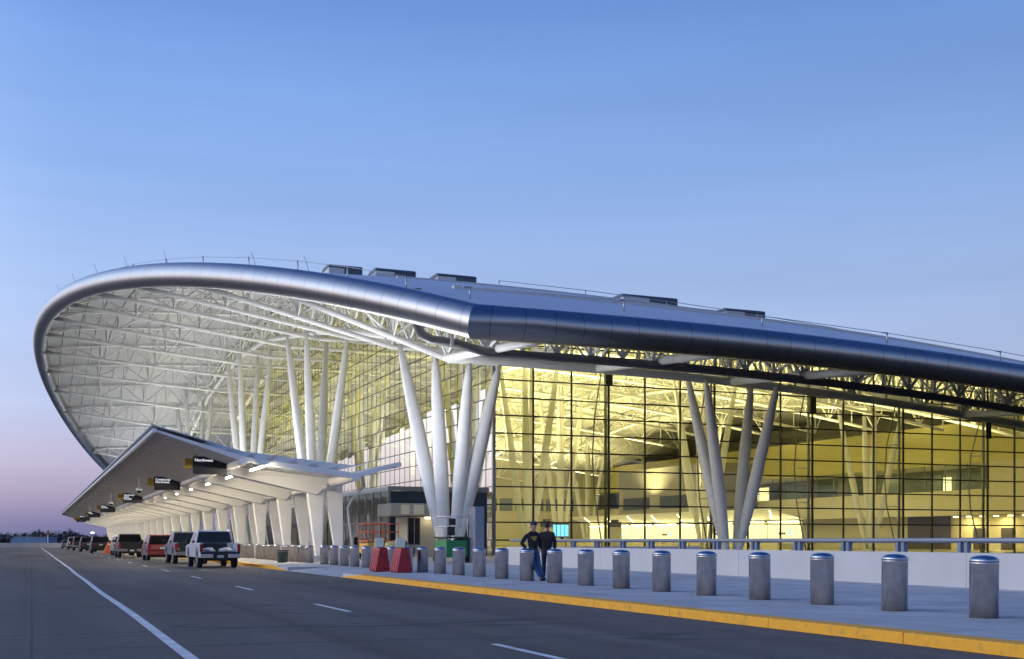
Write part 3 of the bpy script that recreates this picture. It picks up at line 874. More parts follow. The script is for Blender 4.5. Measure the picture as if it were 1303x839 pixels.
# hanging airline signs
signs = [(67.5, 'Northwest', 'black hanging sign with one line of white lettering, nearest and largest'),
         (90.0, 'Continental\nNorthwest', 'black hanging sign with two lines of white lettering, next to the largest sign'),
         (122.0, 'Northwest\nDelta\nFrontier', 'black hanging sign with three short lines of white lettering'),
         (163.0, 'United\nAmerican', 'fourth black hanging sign from the near end of the canopy'),
         (200.0, 'Delta\nAirTran', 'fifth black hanging sign from the near end of the canopy'),
         (236.0, 'Midwest', 'sixth black hanging sign from the near end of the canopy'),
         (252.0, 'Southwest', 'farthest small black hanging sign at the far end of the canopy')]
for (y, tx, lab) in signs:
    e = empty('hanging_sign', (9.35, y, 0), 0, lab, 'sign', 'black airline signs hanging under the canopy')
    b = MB(); b.box(-.95, .92, -.09, .09, 4.98, 5.98); b.build('sign_panel', M['sign_black'], e)
    b = MB(); b.box(-1.42, -.955, -.06, .06, 5.30, 5.86); b.build('gate_tab', M['sign_yellow'], e)
    b = MB(); b.box(-.75, -.7, -.03, .03, 5.983, 6.45); b.box(.2, .25, -.03, .03, 5.983, 6.1); b.build('hanger', M['dark_pipe'], e)
    text_mesh(tx, .225, 'lettering', M['letter'], e, (-.86, -.093, 5.70), (R(90), 0, 0), .004)
# dome cameras hanging on rods
for (y, lab) in ((98, 'white dome camera on a rod between the second and third signs'), (134, 'white dome camera on a rod between the third and fourth signs'), (184, 'white dome camera on a rod between the fourth and fifth signs')):
    e = empty('dome_camera', (8.0, y, 0), 0, lab, 'camera', 'dome cameras hanging under the canopy')
    b = MB(); b.tube([(0, 0, 5.45), (0, 0, 6.38)], .05, 8); b.build('rod', M['white_steel'], e)
    b = MB(); b.lathe([(.10, 5.46), (.22, 5.42), (.24, 5.28), (.2, 5.22)], n=16); b.build('camera_housing', M['white_steel'], e)
    b = MB(); b.lathe([(.02, 5.06), (.12, 5.1), (.18, 5.19), (.18, 5.215)], n=16); b.build('dome', M['black'], e)

# ------------------------------------------------------------------ ground, road, pavement
b = MB(); b.box(-6000, 6000, -3000, 9000, -6.5, -6.0); tag(b.build('ground', mat('far_ground', (.10, .10, .085), .95, noise=.3, nscale=.01)), kind='structure')
KX = 10.75
def sheet(x0, x1, y0, y1, z, nx, ny):
    vs = []; fs = []
    for j in range(ny + 1):
        for i in range(nx + 1):
            vs.append((x0 + (x1 - x0) * i / nx, y0 + (y1 - y0) * j / ny, z))
    for j in range(ny):
        for i in range(nx):
            a = j * (nx + 1) + i; fs.append((a, a + 1, a + nx + 2, a + nx + 1))
    return vs, fs
b = MB(); b.box(-140, KX, -40, 244, -.6, -.15); tag(b.build('road', M['asphalt']), kind='structure')
b = MB()
b.box(KX + .16, 36.0, -40, 43.2, -.6, 0); b.box(KX + .16, 36.0, 53.5, 280, -.6, 0)
b.prism([(KX + 2.2, -.6), (36, -.6), (36, 0), (KX + 2.2, 0)], 43.2, 53.5, 'y')
# dropped crossing: slopes down to the road
b.hexa([(KX, 43.2, -.6), (KX + 2.2, 43.2, -.6), (KX + 2.2, 53.5, -.6), (KX, 53.5, -.6), (KX, 43.2, -.146), (KX + 2.2, 43.2, 0), (KX + 2.2, 53.5, 0), (KX, 53.5, -.146)])
tag(b.build('pavement', M['paving']), kind='structure')
b = MB(); b.box(36.0, 140, -40, 90.8, -.6, -.02); tag(b.build('hidden_dark_ground', mat('dark_ground_fill', (.035, .032, .028), .95, noise=.4, nscale=2, bump=.6, bscale=9)), kind='structure')  # unseen ground, made dark so the underside of the edge tube reflects less light
b = MB()
def kerb(y0, y1, taper0=0, taper1=0):
    n = max(2, int((y1 - y0) / 3))
    for i in range(n):
        a = y0 + (y1 - y0) * i / n; c = y0 + (y1 - y0) * (i + 1) / n - .012
        za = -.14 if (i == 0 and taper0) else .004; zc = -.14 if (i == n - 1 and taper1) else .004
        b.hexa([(KX, a, -.5), (KX + .155, a, -.5), (KX + .155, c, -.5), (KX, c, -.5), (KX + .02, a, za), (KX + .155, a, za), (KX + .155, c, zc), (KX + .02, c, zc)])
kerb(-40, 43.2, 0, 1); kerb(53.5, 244, 1, 0)
tag(b.build('kerb', M['yellow_paint'], bevel=.015), kind='structure')
b = MB(); b.box(KX + .156, KX + .42, -40, 41, 0.0, .004); b.box(KX + .156, KX + .4, 56, 244, 0.0, .004); tag(b.build('kerb_paint', M['yellow_paint']), kind='structure')
b = MB()
n = 80
for i in range(n):
    y0 = -5 + 247 * (i / n) ** 1.3; y1 = -5 + 247 * ((i + 1) / n) ** 1.3
    w0 = 1.72 + .015 * math.sin(y0 * .33) + .02 * math.sin(y0 * .11); w1 = 1.72 + .015 * math.sin(y1 * .33) + .02 * math.sin(y1 * .11)
    b.quad((w0 - .075, y0, -.145), (w0 + .075, y0, -.145), (w1 + .075, y1, -.145), (w1 - .075, y1, -.145))
for y in [11.4 + 10.6 * i for i in range(22)]:
    b.quad((5.63, y, -.145), (5.75, y, -.145), (5.75, y + 3.0, -.145), (5.63, y + 3.0, -.145))
tag(b.build('road_marking', M['white_line']), kind='structure')
# steel joint covers near bollards
b = MB()
for y in [14.0 + 2.05 * i for i in range(12)]:
    b.box(13.35, 13.37, y - .5, y - .1, .001, .006); b.box(14.5, 14.52, y - .4, y + .25, .001, .006)
tag(b.build('paving_joint', M['bracket']), kind='structure')

# ------------------------------------------------------------------ bollards
ORD = ['first', 'second', 'third', 'fourth', 'fifth', 'sixth', 'seventh', 'eighth', 'ninth', 'tenth', 'eleventh', 'twelfth', 'thirteenth', 'fourteenth', 'fifteenth', 'sixteenth', 'seventeenth', 'eighteenth', 'nineteenth', 'twentieth']
TENS = {2: 'twenty', 3: 'thirty', 4: 'forty'}
def ordw(n):
    if n <= 20: return ORD[n - 1]
    if n % 10 == 0: return {30: 'thirtieth', 40: 'fortieth'}[n]
    return TENS[n // 10] + '-' + ORD[n % 10 - 1]
proto = empty('bollard')
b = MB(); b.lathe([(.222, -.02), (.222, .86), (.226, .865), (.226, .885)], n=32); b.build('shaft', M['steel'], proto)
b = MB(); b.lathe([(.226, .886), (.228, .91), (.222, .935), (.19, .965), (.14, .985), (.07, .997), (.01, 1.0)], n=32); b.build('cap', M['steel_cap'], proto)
n = 0
spec = {9: 'steel bollard right beside the man in black, hiding his legs', 10: 'steel bollard the man in the cap leans against'}
BYS = [14.25 + 2.05 * k for k in range(23)] + [62.9 + 9.2 * c_ + 2.0 * q_ for c_ in range(6) for q_ in range(4)]
for k, y in enumerate(BYS):
    o = proto if k == 0 else copy_tree(proto)
    o.location = (14.0 + random.uniform(-.02, .02), y, 0)
    o.rotation_euler = (R(random.uniform(-.5, .5)), R(random.uniform(-.5, .5)), random.uniform(0, 6))
    tag(o, spec.get(k + 1, 'domed steel bollard on the pavement, ' + ordw(k + 1) + ' counting from the right end of the row'), 'bollard', 'steel bollards along the yellow kerb')

# ------------------------------------------------------------------ parapet wall with rail
pw = empty('parapet_wall', (22.5, 35, 0), 0, 'low pale parapet wall running behind the bollards', 'wall')
b = MB()
for i in range(9):
    y0 = -40 + 10.6 * i
    b.box(22.6, 22.95, y0, y0 + 10.585, -.1, .91)
b.box(22.96, 34, 55.2, 55.5, -.1, .91)
o = b.build('wall_face', M['parapet'], pw); o.location = -Vector(pw.location)
hr = empty('handrail', (22.7, 35, .91), 0, 'grey tubular handrail on brackets along the top of the parapet wall', 'railing')
b = MB(); b.tube([(22.75, -40, 1.24), (22.75, 55.3, 1.24), (34, 55.35, 1.24)], .06, 10); b.tube([(22.86, -40, 1.19), (22.86, 55.2, 1.19)], .03, 8)
o = b.build('rail', M['rail'], hr); o.location = -Vector(hr.location)
bk = None
for i in range(39):
    y = -38.6 + 2.4 * i
    b = MB()
    b.box(22.70, 22.84, -.14, -.02, .912, 1.185); b.box(22.70, 22.84, .10, .22, .912, 1.185)
    if bk is None:
        bk = b.build('bracket', M['bracket'], hr); o = bk
    else:
        o = bk.copy(); COL.objects.link(o); o.parent = hr
    o.location = Vector((0, y, 0)) - Vector(hr.location)

# ------------------------------------------------------------------ site clutter
def barrier(x, y, rz, label):
    e = empty('road_barrier', (x, y, 0), rz, label, 'barrier', 'red barriers with sloping boards')
    prof = [(-.30, 0), (.30, 0), (.30, .12), (.19, .95), (-.13, .95), (-.30, .12)]
    b = MB(); b.prism(prof, -.42, .42, 'y')
    b.build('barrier_body', M['red_plastic'], e, bevel=.03)
    for q in (-.26, 0, .26):
        b = MB(); b.hexa([(-.315, q - .045, .14), (-.27, q - .045, .14), (-.27, q + .045, .14), (-.315, q + .045, .14), (-.165, q - .04, .82), (-.12, q - .04, .82), (-.12, q + .04, .82), (-.165, q + .04, .82)]); b.build('moulded_rib', M['red_plastic'], e)
    for q in (-.27, .1):
        b = MB(); b.box(-.308, -.29, q, q + .17, .02, .11); b.build('fork_slot', M['black'], e)
    return e
def board(x, y, rz, label):
    e = empty('sloping_board', (x, y, .955), rz, label, 'board', 'cream boards on the red barriers')
    b = MB()
    b.hexa([(-.22, -.2, .02), (.16, -.2, .02), (.16, -.17, .02), (-.22, -.17, .02), (-.08, .12, .38), (.30, .12, .38), (.30, .15, .38), (-.08, .15, .38)])
    b.build('board_panel', M['cream_board'], e)
    b = MB(); b.tube([(.05, .0, 0), (.1, .0, .25)], .02, 6); b.tube([(.25, .0, 0), (.3, .0, .25)], .02, 6); b.build('prop', M['black'], e)
barrier(13.1, 42.9, 0.05, 'red plastic barrier standing between the bollards, nearer and wider one')
barrier(12.85, 45.0, 0.05, 'red plastic barrier standing between the bollards, partly hidden by the nearer one')
board(13.05, 42.95, .1, 'cream sloping board with a dark edge on the nearer red barrier')
board(12.8, 45.05, .1, 'plain cream sloping board on the farther red barrier')

def lift(name, x, y, label, w, l, zp, railm, bodym, legm, rz=0, top=None):
    e = empty(name, (x, y, 0), rz, label, 'lift')
    b = MB(); b.box(-w, w, -l, l, .3, zp * .86, 0); b.build('chassis', bodym, e, bevel=.03)
    b = MB()
    for k in range(3):
        z0 = zp * .86 + (zp - .1 - zp * .86) * k / 3; z1 = z0 + (zp - .1 - zp * .86) / 3
        for sx in (-w * .8, w * .8):
            b.tube([(sx, -l * .8, z0), (sx, l * .8, z1)], .035, 5); b.tube([(sx, l * .8, z0), (sx, -l * .8, z1)], .035, 5)
    b.build('scissor_arms', M['dark_pipe'], e)
    b = MB(); b.box(-w * 1.02, w * 1.02, -l * 1.05, l * 1.05, zp - .1, zp); b.build('platform', legm, e)
    b = MB()
    for sx in (-w, 0, w):
        for sy in (-l, l): b.tube([(sx, sy, zp), (sx, sy, zp + 1.1)], .03, 6)
    for z in (zp + .55, zp + 1.1):
        b.tube([(-w, -l, z), (w, -l, z), (w, l, z), (-w, l, z), (-w, -l, z)], .03, 6)
    b.build('guard_rail', railm, e)
    for sx in (-w - .06, w + .06):
        for sy in (-l * .7, l * .7):
            b = MB(); b.tube([(sx - .07, sy, .2), (sx + .07, sy, .2)], .2, 14); b.build('wheel', M['rubber'], e)
    return e
gl = lift('scissor_lift', 21.7, 61.5, 'green scissor lift with white guard rails below the big corner column', .62, 1.0, 1.45, M['white_steel'], M['green_machine'], M['dark_green'])
b = MB(); b.box(-.55, -.15, -1.08, -.9, 1.5, 2.0); b.box(-.45, -.1, -1.06, -.9, 2.08, 2.45); b.build('control_box', M['black'], gl)
lift('scissor_lift', 21.5, 75.5, 'orange-railed yellow scissor lift left of the cream boards', 1.05, 1.1, 1.25, M['orange'], M['yellow_machine'], M['orange'])

k = empty('ticket_kiosk', (26.1, 82.5, 0), 0, 'beige kiosk with an overhanging fascia beside the big corner column', 'kiosk')
b = MB(); b.box(-.4, 2.6, 0, 3.0, 0, 3.0); b.build('kiosk_wall', M['beige_booth'], k)
b = MB(); b.box(-1.95, 1.25, -1.0, 2.6, 3.05, 3.95); b.build('fascia', M['beige_booth'], k, bevel=.03)
b = MB(); b.box(-1.2, -.55, -1.03, -1.005, 3.15, 3.85); b.box(-.25, .55, -1.03, -1.005, 3.15, 3.85); b.build('fascia_board', M['cream_board'], k)
b = MB(); b.box(-.35, .55, -.06, -.01, .95, 2.9); b.build('window', M['dark_glass'], k)
b = MB(); b.box(.08, .14, -.09, -.062, .95, 2.9); b.box(-.4, .6, -.1, -.062, .88, .95); b.build('window_frame', M['corner_post'], k)
b = MB(); b.box(.8, 1.7, -.62, -.45, 2.85, 2.95); b.build('lamp', M['downlight'], k)
b = MB(); b.box(.75, 2.4, -.7, .0, 2.96, 3.04); b.build('lamp_bracket', M['beige_booth'], k)

c = empty('equipment_cabinet', (21.5, 59.5, 0), 0, 'tall blue-grey cabinet right of the green scissor lift', 'cabinet')
b = MB(); b.box(1.0, 1.55, .3, 1.3, 0, 3.1); b.build('cabinet_body', M['grey_panel'], c, bevel=.02)
b = MB(); b.box(1.05, 1.5, .27, .297, .15, 2.9); b.build('door', M['grey_panel'], c)

c = empty('covered_machine', (18.9, 62.5, 0), 0, 'lumpy machine under a khaki cover behind the red barriers', 'machine')
b = MB()
b.ball((0, 0, .62), .95, .8, .62, 18, 10)
me = b.build('cover', M['tarp'], c).data
for v_ in me.vertices:
    q = v_.co; q.x *= 1 + .12 * math.sin(q.y * 7 + q.z * 5); q.z += .06 * math.sin(q.x * 9 + q.y * 6); q.z = max(.28, q.z)
b = MB(); b.box(-.7, .7, -.5, .5, .12, .4); b.build('chassis', M['yellow_machine'], c)
for sx in (-.55, .55):
    b = MB(); b.tube([(sx - .06, -.4, .15), (sx + .06, -.4, .15)], .15, 12); b.tube([(sx - .06, .4, .15), (sx + .06, .4, .15)], .15, 12); b.build('wheel', M['rubber'], c)

c = empty('litter_bin', (13.0, 65.2, 0), 0, 'dark grey litter bin between two clusters of bollards under the canopy', 'bin')
b = MB(); b.lathe([(.27, 0), (.31, .66), (.33, .67), (.33, .71), (.29, .715), (.27, .5), (.02, .5)], n=24); b.build('bin_body', M['bin'], c)
b = MB(); b.lathe([(.315, .60), (.318, .61), (.318, .645), (.315, .65)], n=24); b.build('bin_band', M['dark_pipe'], c)

c = empty('orange_barrier', (8.0, 129, -.15), 0, 'orange plastic barrier parked among the far vehicles', 'barrier')
b = MB(); b.prism([(-1.0, 0), (1.0, 0), (1.0, .3), (.55, 1.3), (-.55, 1.3), (-1.0, .3)], -.5, .5, 'y'); b.build('barrier_body', M['orange'], c, bevel=.05)
b = MB(); b.box(-.6, .6, -.505, -.45, .9, 1.05); b.build('reflector', M['cream_board'], c)

# ------------------------------------------------------------------ vehicles (rear end at local y = 0, nose at +y, x across)
def arch(cy, r, z0, n=7):
    return [(cy + r * math.cos(math.pi - math.pi * i / n), z0 + r * math.sin(math.pi - math.pi * i / n)) for i in range(n + 1)]
def wheel(parent, x, y, r, w):
    e = empty('wheel', (x, y, r)); e.parent = parent
    b = MB(); b.tube([(-w / 2, 0, 0), (w / 2, 0, 0)], r, 22); b.build('tyre', M['rubber'], e, bevel=.02)
    s = 1 if x > 0 else -1
    b = MB(); b.tube([(s * w * .36, 0, 0), (s * (w / 2 + .012), 0, 0)], [r * .66, r * .58], 16); b.build('rim', M['alloy'], e)
def car(kind, x, y, rz, pm, label, group='vehicles parked along the kerb'):
    name = {'pickup': 'pickup_truck', 'van': 'minivan', 'suv': 'suv', 'car': 'parked_car'}[kind]
    e = empty(name, (x, y, -.15), rz, label, {'pickup': 'pickup truck', 'van': 'minivan', 'suv': 'suv', 'car': 'car'}[kind], group)
    L, W, wr, zb = {'pickup': (5.7, 2.0, .40, .52), 'van': (4.95, 1.95, .34, .36), 'suv': (4.8, 1.92, .38, .44), 'car': (4.6, 1.8, .32, .30)}[kind]
    w = W / 2
    belt = {'pickup': 1.18, 'van': 1.08, 'suv': 1.15, 'car': .98}[kind]
    roof = {'pickup': 1.92, 'van': 1.78, 'suv': 1.80, 'car': 1.45}[kind]
    r1, r2 = {'pickup': (1.15, 4.7), 'van': (.95, 3.95), 'suv': (.9, 3.75), 'car': (.9, 3.6)}[kind]
    b = MB()
    if kind == 'pickup':
        # side walls of the bed, floor, bulkhead, then the front half
        side = [(0, zb)] + arch(r1, wr + .1, zb) + [(1.95, zb), (1.95, belt + .08), (.02, belt + .08)]
        for sx in (-1, 1):
            b.prism(side, sx * w - (.0 if sx < 0 else .09), sx * w + (.09 if sx < 0 else 0), 'x')
        b.box(-w + .09, w - .09, .02, 1.95, zb + .12, zb + .2)
        b.box(-w + .09, w - .09, 1.86, 1.95, zb + .2, belt + .08)
        for sx in (-1, 1):
            m = [(r1 - .5, zb + .2), (r1 - .35, zb + .43), (r1 + .35, zb + .43), (r1 + .5, zb + .2)]
            b.prism(m, sx * (w - .09) - (0 if sx < 0 else .28), sx * (w - .09) + (.28 if sx < 0 else 0), 'x')
        low_ = [(1.951, zb)] + arch(r2, wr + .1, zb) + [(L, zb), (L + .02, .95), (L - .1, 1.12), (4.15, belt + .04), (1.951, belt + .04)]
        b.prism(low_, -w, w, 'x')
        cab = [(1.98, belt + .03), (4.25, belt + .03), (3.45, roof - .03), (3.3, roof), (2.2, roof), (2.1, roof - .05)]
        ctop = [(q[0], q[1]) for q in cab]
    else:
        nose = {'van': (L, .86, 3.9), 'suv': (L, .98, 3.7), 'car': (L, .78, 3.55)}[kind]
        low_ = [(.06, zb)] + arch(r1, wr + .08, zb) + arch(r2, wr + .08, zb) + [(L - .05, zb), (L, nose[1] - .2), (L - .12, nose[1]), (nose[2], belt + .03), (.05 if kind != 'car' else .95, belt + .03)]
        if kind == 'car': low_ += [(.1, .95)]
        low_ += [(-.02, belt - .3)]
        b.prism(low_, -w, w, 'x')
        cab = {'van': [(.06, belt), (nose[2] + .1, belt), (2.75, roof - .02), (2.5, roof), (.5, roof), (.3, roof - .05)],
               'suv': [(.05, belt), (nose[2], belt), (2.8, roof - .02), (2.5, roof), (.4, roof), (.26, roof - .04)],
               'car': [(.75, belt), (nose[2], belt), (2.65, roof - .02), (2.4, roof), (1.6, roof), (1.4, roof - .03)]}[kind]
    # cabin with tumblehome: lofted in slices so the roof is narrower than the belt
    n = len(cab)
    def wx(z): return w - .02 - .17 * max(0, (z - belt)) / (roof - belt)
    vs = [(-wx(q[1]), q[0], q[1]) for q in cab] + [(wx(q[1]), q[0], q[1]) for q in cab]
    fs = [(i, (i + 1) % n, n + (i + 1) % n, n + i) for i in range(n)] + [tuple(range(n - 1, -1, -1)), tuple(range(n, 2 * n))]
    b.add(vs, fs)
    b.build('body', pm, e, bevel=.035)
    if kind == 'pickup':
        bl = MB(); bl.box(-w + .1, w - .1, .03, 1.84, zb + .203, zb + .22); bl.box(-w + .38, w - .38, 1.83, 1.857, zb + .221, belt + .07); bl.build('bed_liner', M['black'], e)
    # glass set 6 mm proud of the cabin
    def lerp(a, c, u): return (a[0] + (c[0] - a[0]) * u, a[1] + (c[1] - a[1]) * u)
    g = MB()
    ra, rbt = cab[-1], cab[0]
    p0, p1 = lerp(rbt, ra, .06), lerp(rbt, ra, .95)
    x0, x1 = wx(p0[1]) - .07, wx(p1[1]) - .07
    if True:
        g.hexa([(-x0, p0[0] - .012, p0[1]), (x0, p0[0] - .012, p0[1]), (x0, p0[0] + .01, p0[1]), (-x0, p0[0] + .01, p0[1]), (-x1, p1[0] - .012, p1[1]), (x1, p1[0] - .012, p1[1]), (x1, p1[0] + .01, p1[1]), (-x1, p1[0] + .01, p1[1])])
    g.build('rear_window', M['dark_glass'], e)
    g = MB()
    f0, f1 = lerp(cab[1], cab[2], .1), lerp(cab[1], cab[2], .93)
    x0, x1 = wx(f0[1]) - .09, wx(f1[1]) - .09
    g.hexa([(-x0, f0[0] - .01, f0[1]), (x0, f0[0] - .01, f0[1]), (x0, f0[0] + .014, f0[1]), (-x0, f0[0] + .014, f0[1]), (-x1, f1[0] - .01, f1[1]), (x1, f1[0] - .01, f1[1]), (x1, f1[0] + .014, f1[1]), (-x1, f1[0] + .014, f1[1])])
    g.build('windscreen', M['dark_glass'], e)
    zs0, zs1 = belt + .09, roof - .12
    yA0, yA1 = cab[0][0] + .22, cab[1][0] - .38
    yB0, yB1 = cab[-1][0] + .16, cab[2][0] - .02
    cuts = {'pickup': [0, .5, 1], 'van': [0, .3, .63, 1], 'suv': [0, .27, .63, 1], 'car': [0, .5, 1]}[kind]
    for sx in (-1, 1):
        for a, c in zip(cuts, cuts[1:]):
            g = MB(); a_, c_ = a + .02, c - .02
            X0, X1 = sx * wx(zs0), sx * wx(zs1)
            q = [(X0, yA0 + (yA1 - yA0) * a_, zs0), (X0, yA0 + (yA1 - yA0) * c_, zs0), (X1, yB0 + (yB1 - yB0) * c_, zs1), (X1, yB0 + (yB1 - yB0) * a_, zs1)]
            inn = [(p[0] - sx * .012, p[1], p[2]) for p in q]; out = [(p[0] + sx * .006, p[1], p[2]) for p in q]
            g.hexa(inn + out); g.build('side_window', M['dark_glass'], e)
    for sx in (-1, 1):
        wheel(e, sx * (w - .13), r1, wr, .25); wheel(e, sx * (w - .13), r2, wr, .25)
        t = MB()
        if kind == 'pickup': t.box(sx * w - (.02 if sx > 0 else -.0) - (.13 if sx > 0 else 0), sx * w + (.15 if sx < 0 else 0) + (.012 if sx > 0 else -.012) * 0, -.03, -.002, .82, 1.2)
        elif kind == 'van': t.box(min(sx * (w - .02), sx * (w - .2)), max(sx * (w - .02), sx * (w - .2)), -.03, .02, .85, 1.06)
        else: t.box(min(sx * (w - .02), sx * (w - .18)), max(sx * (w - .02), sx * (w - .18)), -.035, .03, belt - .33, belt - .06)
        t.build('tail_light', M['tail_red'], e)
        h = MB(); h.box(min(sx * (w - .05), sx * (w - .4)), max(sx * (w - .05), sx * (w - .4)), L - .12, L + .02, .68, .86); h.build('headlight', M['chrome'], e)
        mr = MB(); ym = cab[1][0] - .45
        mr.box(min(sx * (w + .01), sx * (w + .22)), max(sx * (w + .01), sx * (w + .22)), ym, ym + .12, belt + .06, belt + .26); mr.build('wing_mirror', M['black'], e, bevel=.02)
    bp = MB()
    if kind == 'pickup':
        bp.box(-w + .02, -.36, -.2, -.004, zb - .02, zb + .2); bp.build('rear_bumper', M['chrome'], e, bevel=.02)
        bp = MB(); bp.box(.36, w - .02, -.2, -.004, zb - .02, zb + .2); bp.build('rear_bumper', M['chrome'], e, bevel=.02)
        k_ = MB(); k_.box(-w + .04, w - .04, -.19, -.006, zb + .203, zb + .3); k_.box(-.355, .355, -.16, -.006, zb - .1, zb + .2); k_.build('bumper_step', M['black'], e)
        p = MB(); p.box(-.16, .16, -.175, -.163, zb + .0, zb + .13); p.build('number_plate', M['plate'], e)
        ax = MB(); ax.box(-w + .3, w - .3, .3, L - .6, .36, .5); ax.build('underbody', M['black'], e)
    else:
        bp.box(-w + .03, w - .03, -.1, .04, zb + .02, zb + .27); bp.build('rear_bumper', M['black'] if kind == 'suv' else pm, e, bevel=.03)
        p = MB(); p.box(-.16, .16, -.035, -.022, belt - .28, belt - .15); p.build('number_plate', M['plate'], e)
        ax = MB(); ax.box(-w + .25, w - .25, .3, L - .4, zb - .12, zb + .05); ax.build('underbody', M['black'], e)
    return e
wp = car('pickup', 8.75, 59.6, .0, M['car_white'], 'white pickup truck with an open bed, nearest of the parked vehicles')
# sacks lie in the open bed
for (q, lab) in ((-.45, 'pale sack lying in the left side of the white pickup bed'), (.42, 'pale sack lying in the right side of the white pickup bed')):
    b = MB(); b.ball((0, 0, .13), .36, .5, .15, 14, 8)
    o = b.build('sack', M['plate'], None, (8.75 + q, 60.5, .57)); tag(o, lab, 'sack', 'sacks in the white pickup')
    for v_ in o.data.vertices:
        v_.co.z += .05 * math.sin(v_.co.x * 14 + v_.co.y * 9); v_.co.x *= 1 + .18 * math.sin(v_.co.y * 8); v_.co.z = max(0, v_.co.z)
car('pickup', 8.75, 70.5, .0, M['car_silver'], 'silver grey pickup parked just ahead of the white pickup')
car('van', 8.3, 83.0, .0, M['car_red'], 'dark red minivan seen from behind')
car('pickup', 7.45, 98, .0, M['car_black'], 'black pickup between the red minivan and a cream truck')
car('suv', 7.9, 113, .0, M['car_cream'], 'cream white truck just ahead of the black pickup')
car('suv', 6.8, 131, .0, M['car_black'], 'black truck beside the orange barrier')
car('suv', 6.4, 150, .0, M['car_dark'], 'charcoal vehicle ahead of the black truck')
car('pickup', 6.3, 170, .0, M['car_maroon'], 'maroon pickup far along the kerb')
car('pickup', 6.1, 190, .0, M['car_white'], 'white pickup far along the kerb ahead of the maroon one')
car('car', 5.7, 215, .0, M['car_silver'], 'farthest pale car at the end of the line')

# ------------------------------------------------------------------ far surroundings
o = MB(); o.box(-90, 6.3, 243.2, 243.8, -.6, .78)
for i in range(20): o.box(-90 + 4.8 * i, -89.9 + 4.8 * i, 243.1, 243.198, -.5, .7)
c = empty('road_end_wall', (0, 243.5, 0), 0, 'low pale concrete wall across the far end of the road', 'wall')
q = o.build('wall_face', M['concrete_low'], c); q.location = (0, -243.5, 0)
hg = empty('hangar', (1.2, 720, -6), R(-22), 'low blue shed with a sloping roof in the distance', 'building')
b = MB(); b.prism([(-10, 0), (10, 0), (10, 9.0), (-7.6, 9.2), (-10, 7.6)], -8, 8, 'y'); b.build('wall', M['hangar'], hg)
b = MB(); b.prism([(10.2, 9.02), (-7.6, 9.22), (-10.2, 7.55), (-10.2, 7.7), (-7.6, 9.4), (10.2, 9.2)], -8.3, 8.3, 'y'); b.build('roof', M['concrete_low'], hg)
b = MB()
for q in (-6, 0, 6): b.box(q - 1.8, q + 1.8, -8.12, -8.02, 0, 5)
b.build('door', M['canopy_top'], hg)
bc = empty('beacon_mast', (8.4, 700, -6), 0, 'thin mast with a red and white marker beside the blue shed', 'mast')
b = MB(); b.tube([(0, 0, 0), (0, 0, 10.4)], .25, 8); b.build('pole', M['canopy_white'], bc)
b = MB(); b.box(-.7, .7, -.3, .3, 10.4, 11.6); b.build('marker', M['orange'], bc)
sl = empty('street_lamp', (14.3, 330, -6), 0, 'far lit street lamp under the tip of the canopy', 'lamp')
b = MB(); b.tube([(0, 0, 0), (0, 0, 9.0), (.6, 0, 9.3)], .12, 8); b.build('pole', M['corner_post'], sl)
b = MB(); b.box(.3, 1.1, -.2, .2, 9.2, 9.45); b.build('lamp_head', M['lamp_cool'], sl)
b = MB()
rnd = random.Random(3)
for i in range(520):
    # wood beyond the airfield, spread over a deep strip
    x = -170 + 340 * i / 520 + rnd.uniform(-3, 3); y = 960 + rnd.uniform(-30, 60) + x * .25
    h = rnd.uniform(10.5, 13.0) * (1 + .12 * math.sin(i * .05) + .08 * math.sin(i * .17))
    for k_ in range(6):
        b.ball((x + rnd.uniform(-3, 3), y + rnd.uniform(-4, 4), -6 + h * rnd.uniform(.15, .95)), rnd.uniform(.7, 2.0), rnd.uniform(1.0, 2.5), rnd.uniform(.7, 1.7), 6, 4)
    b.tube([(x, y, -6), (x, y, -6 + h * .8)], .3, 5)
    for k_ in range(4):
        b.tube([(x, y, -6 + h * .5), (x + rnd.uniform(-2.0, 2.0), y, -6 + h * rnd.uniform(.95, 1.22))], .1, 4)
o = b.build('far_wood', M['wood_far']); tag(o, 'dark line of distant trees on the horizon', 'wood', kind='stuff')

# ------------------------------------------------------------------ people
def skin_body(name, joints, edges, mats_, parent, sub=2):
    me = bpy.data.meshes.new(name)
    names = list(joints)
    me.from_pydata([joints[k][0] for k in names], [(names.index(a), names.index(c)) for a, c in edges], [])
    o = bpy.data.objects.new(name, me); COL.objects.link(o)
    sk = o.modifiers.new('skin', 'SKIN'); sk.use_smooth_shade = True
    for i, k in enumerate(names):
        r = joints[k][1]
        me.skin_vertices[0].data[i].radius = r if isinstance(r, tuple) else (r, r)
        me.skin_vertices[0].data[i].use_root = (i == 0)
    ss_ = o.modifiers.new('sub', 'SUBSURF'); ss_.levels = sub; ss_.render_levels = sub
    dg = bpy.context.evaluated_depsgraph_get(); dg.update()
    m2 = bpy.data.meshes.new_from_object(o.evaluated_get(dg)); m2.name = name
    bpy.data.objects.remove(o); bpy.data.meshes.remove(me)
    for p in m2.polygons: p.use_smooth = True
    m2.materials.clear()
    for m in mats_: m2.materials.append(m)
    o = bpy.data.objects.new(name, m2); COL.objects.link(o); o.parent = parent
    return o
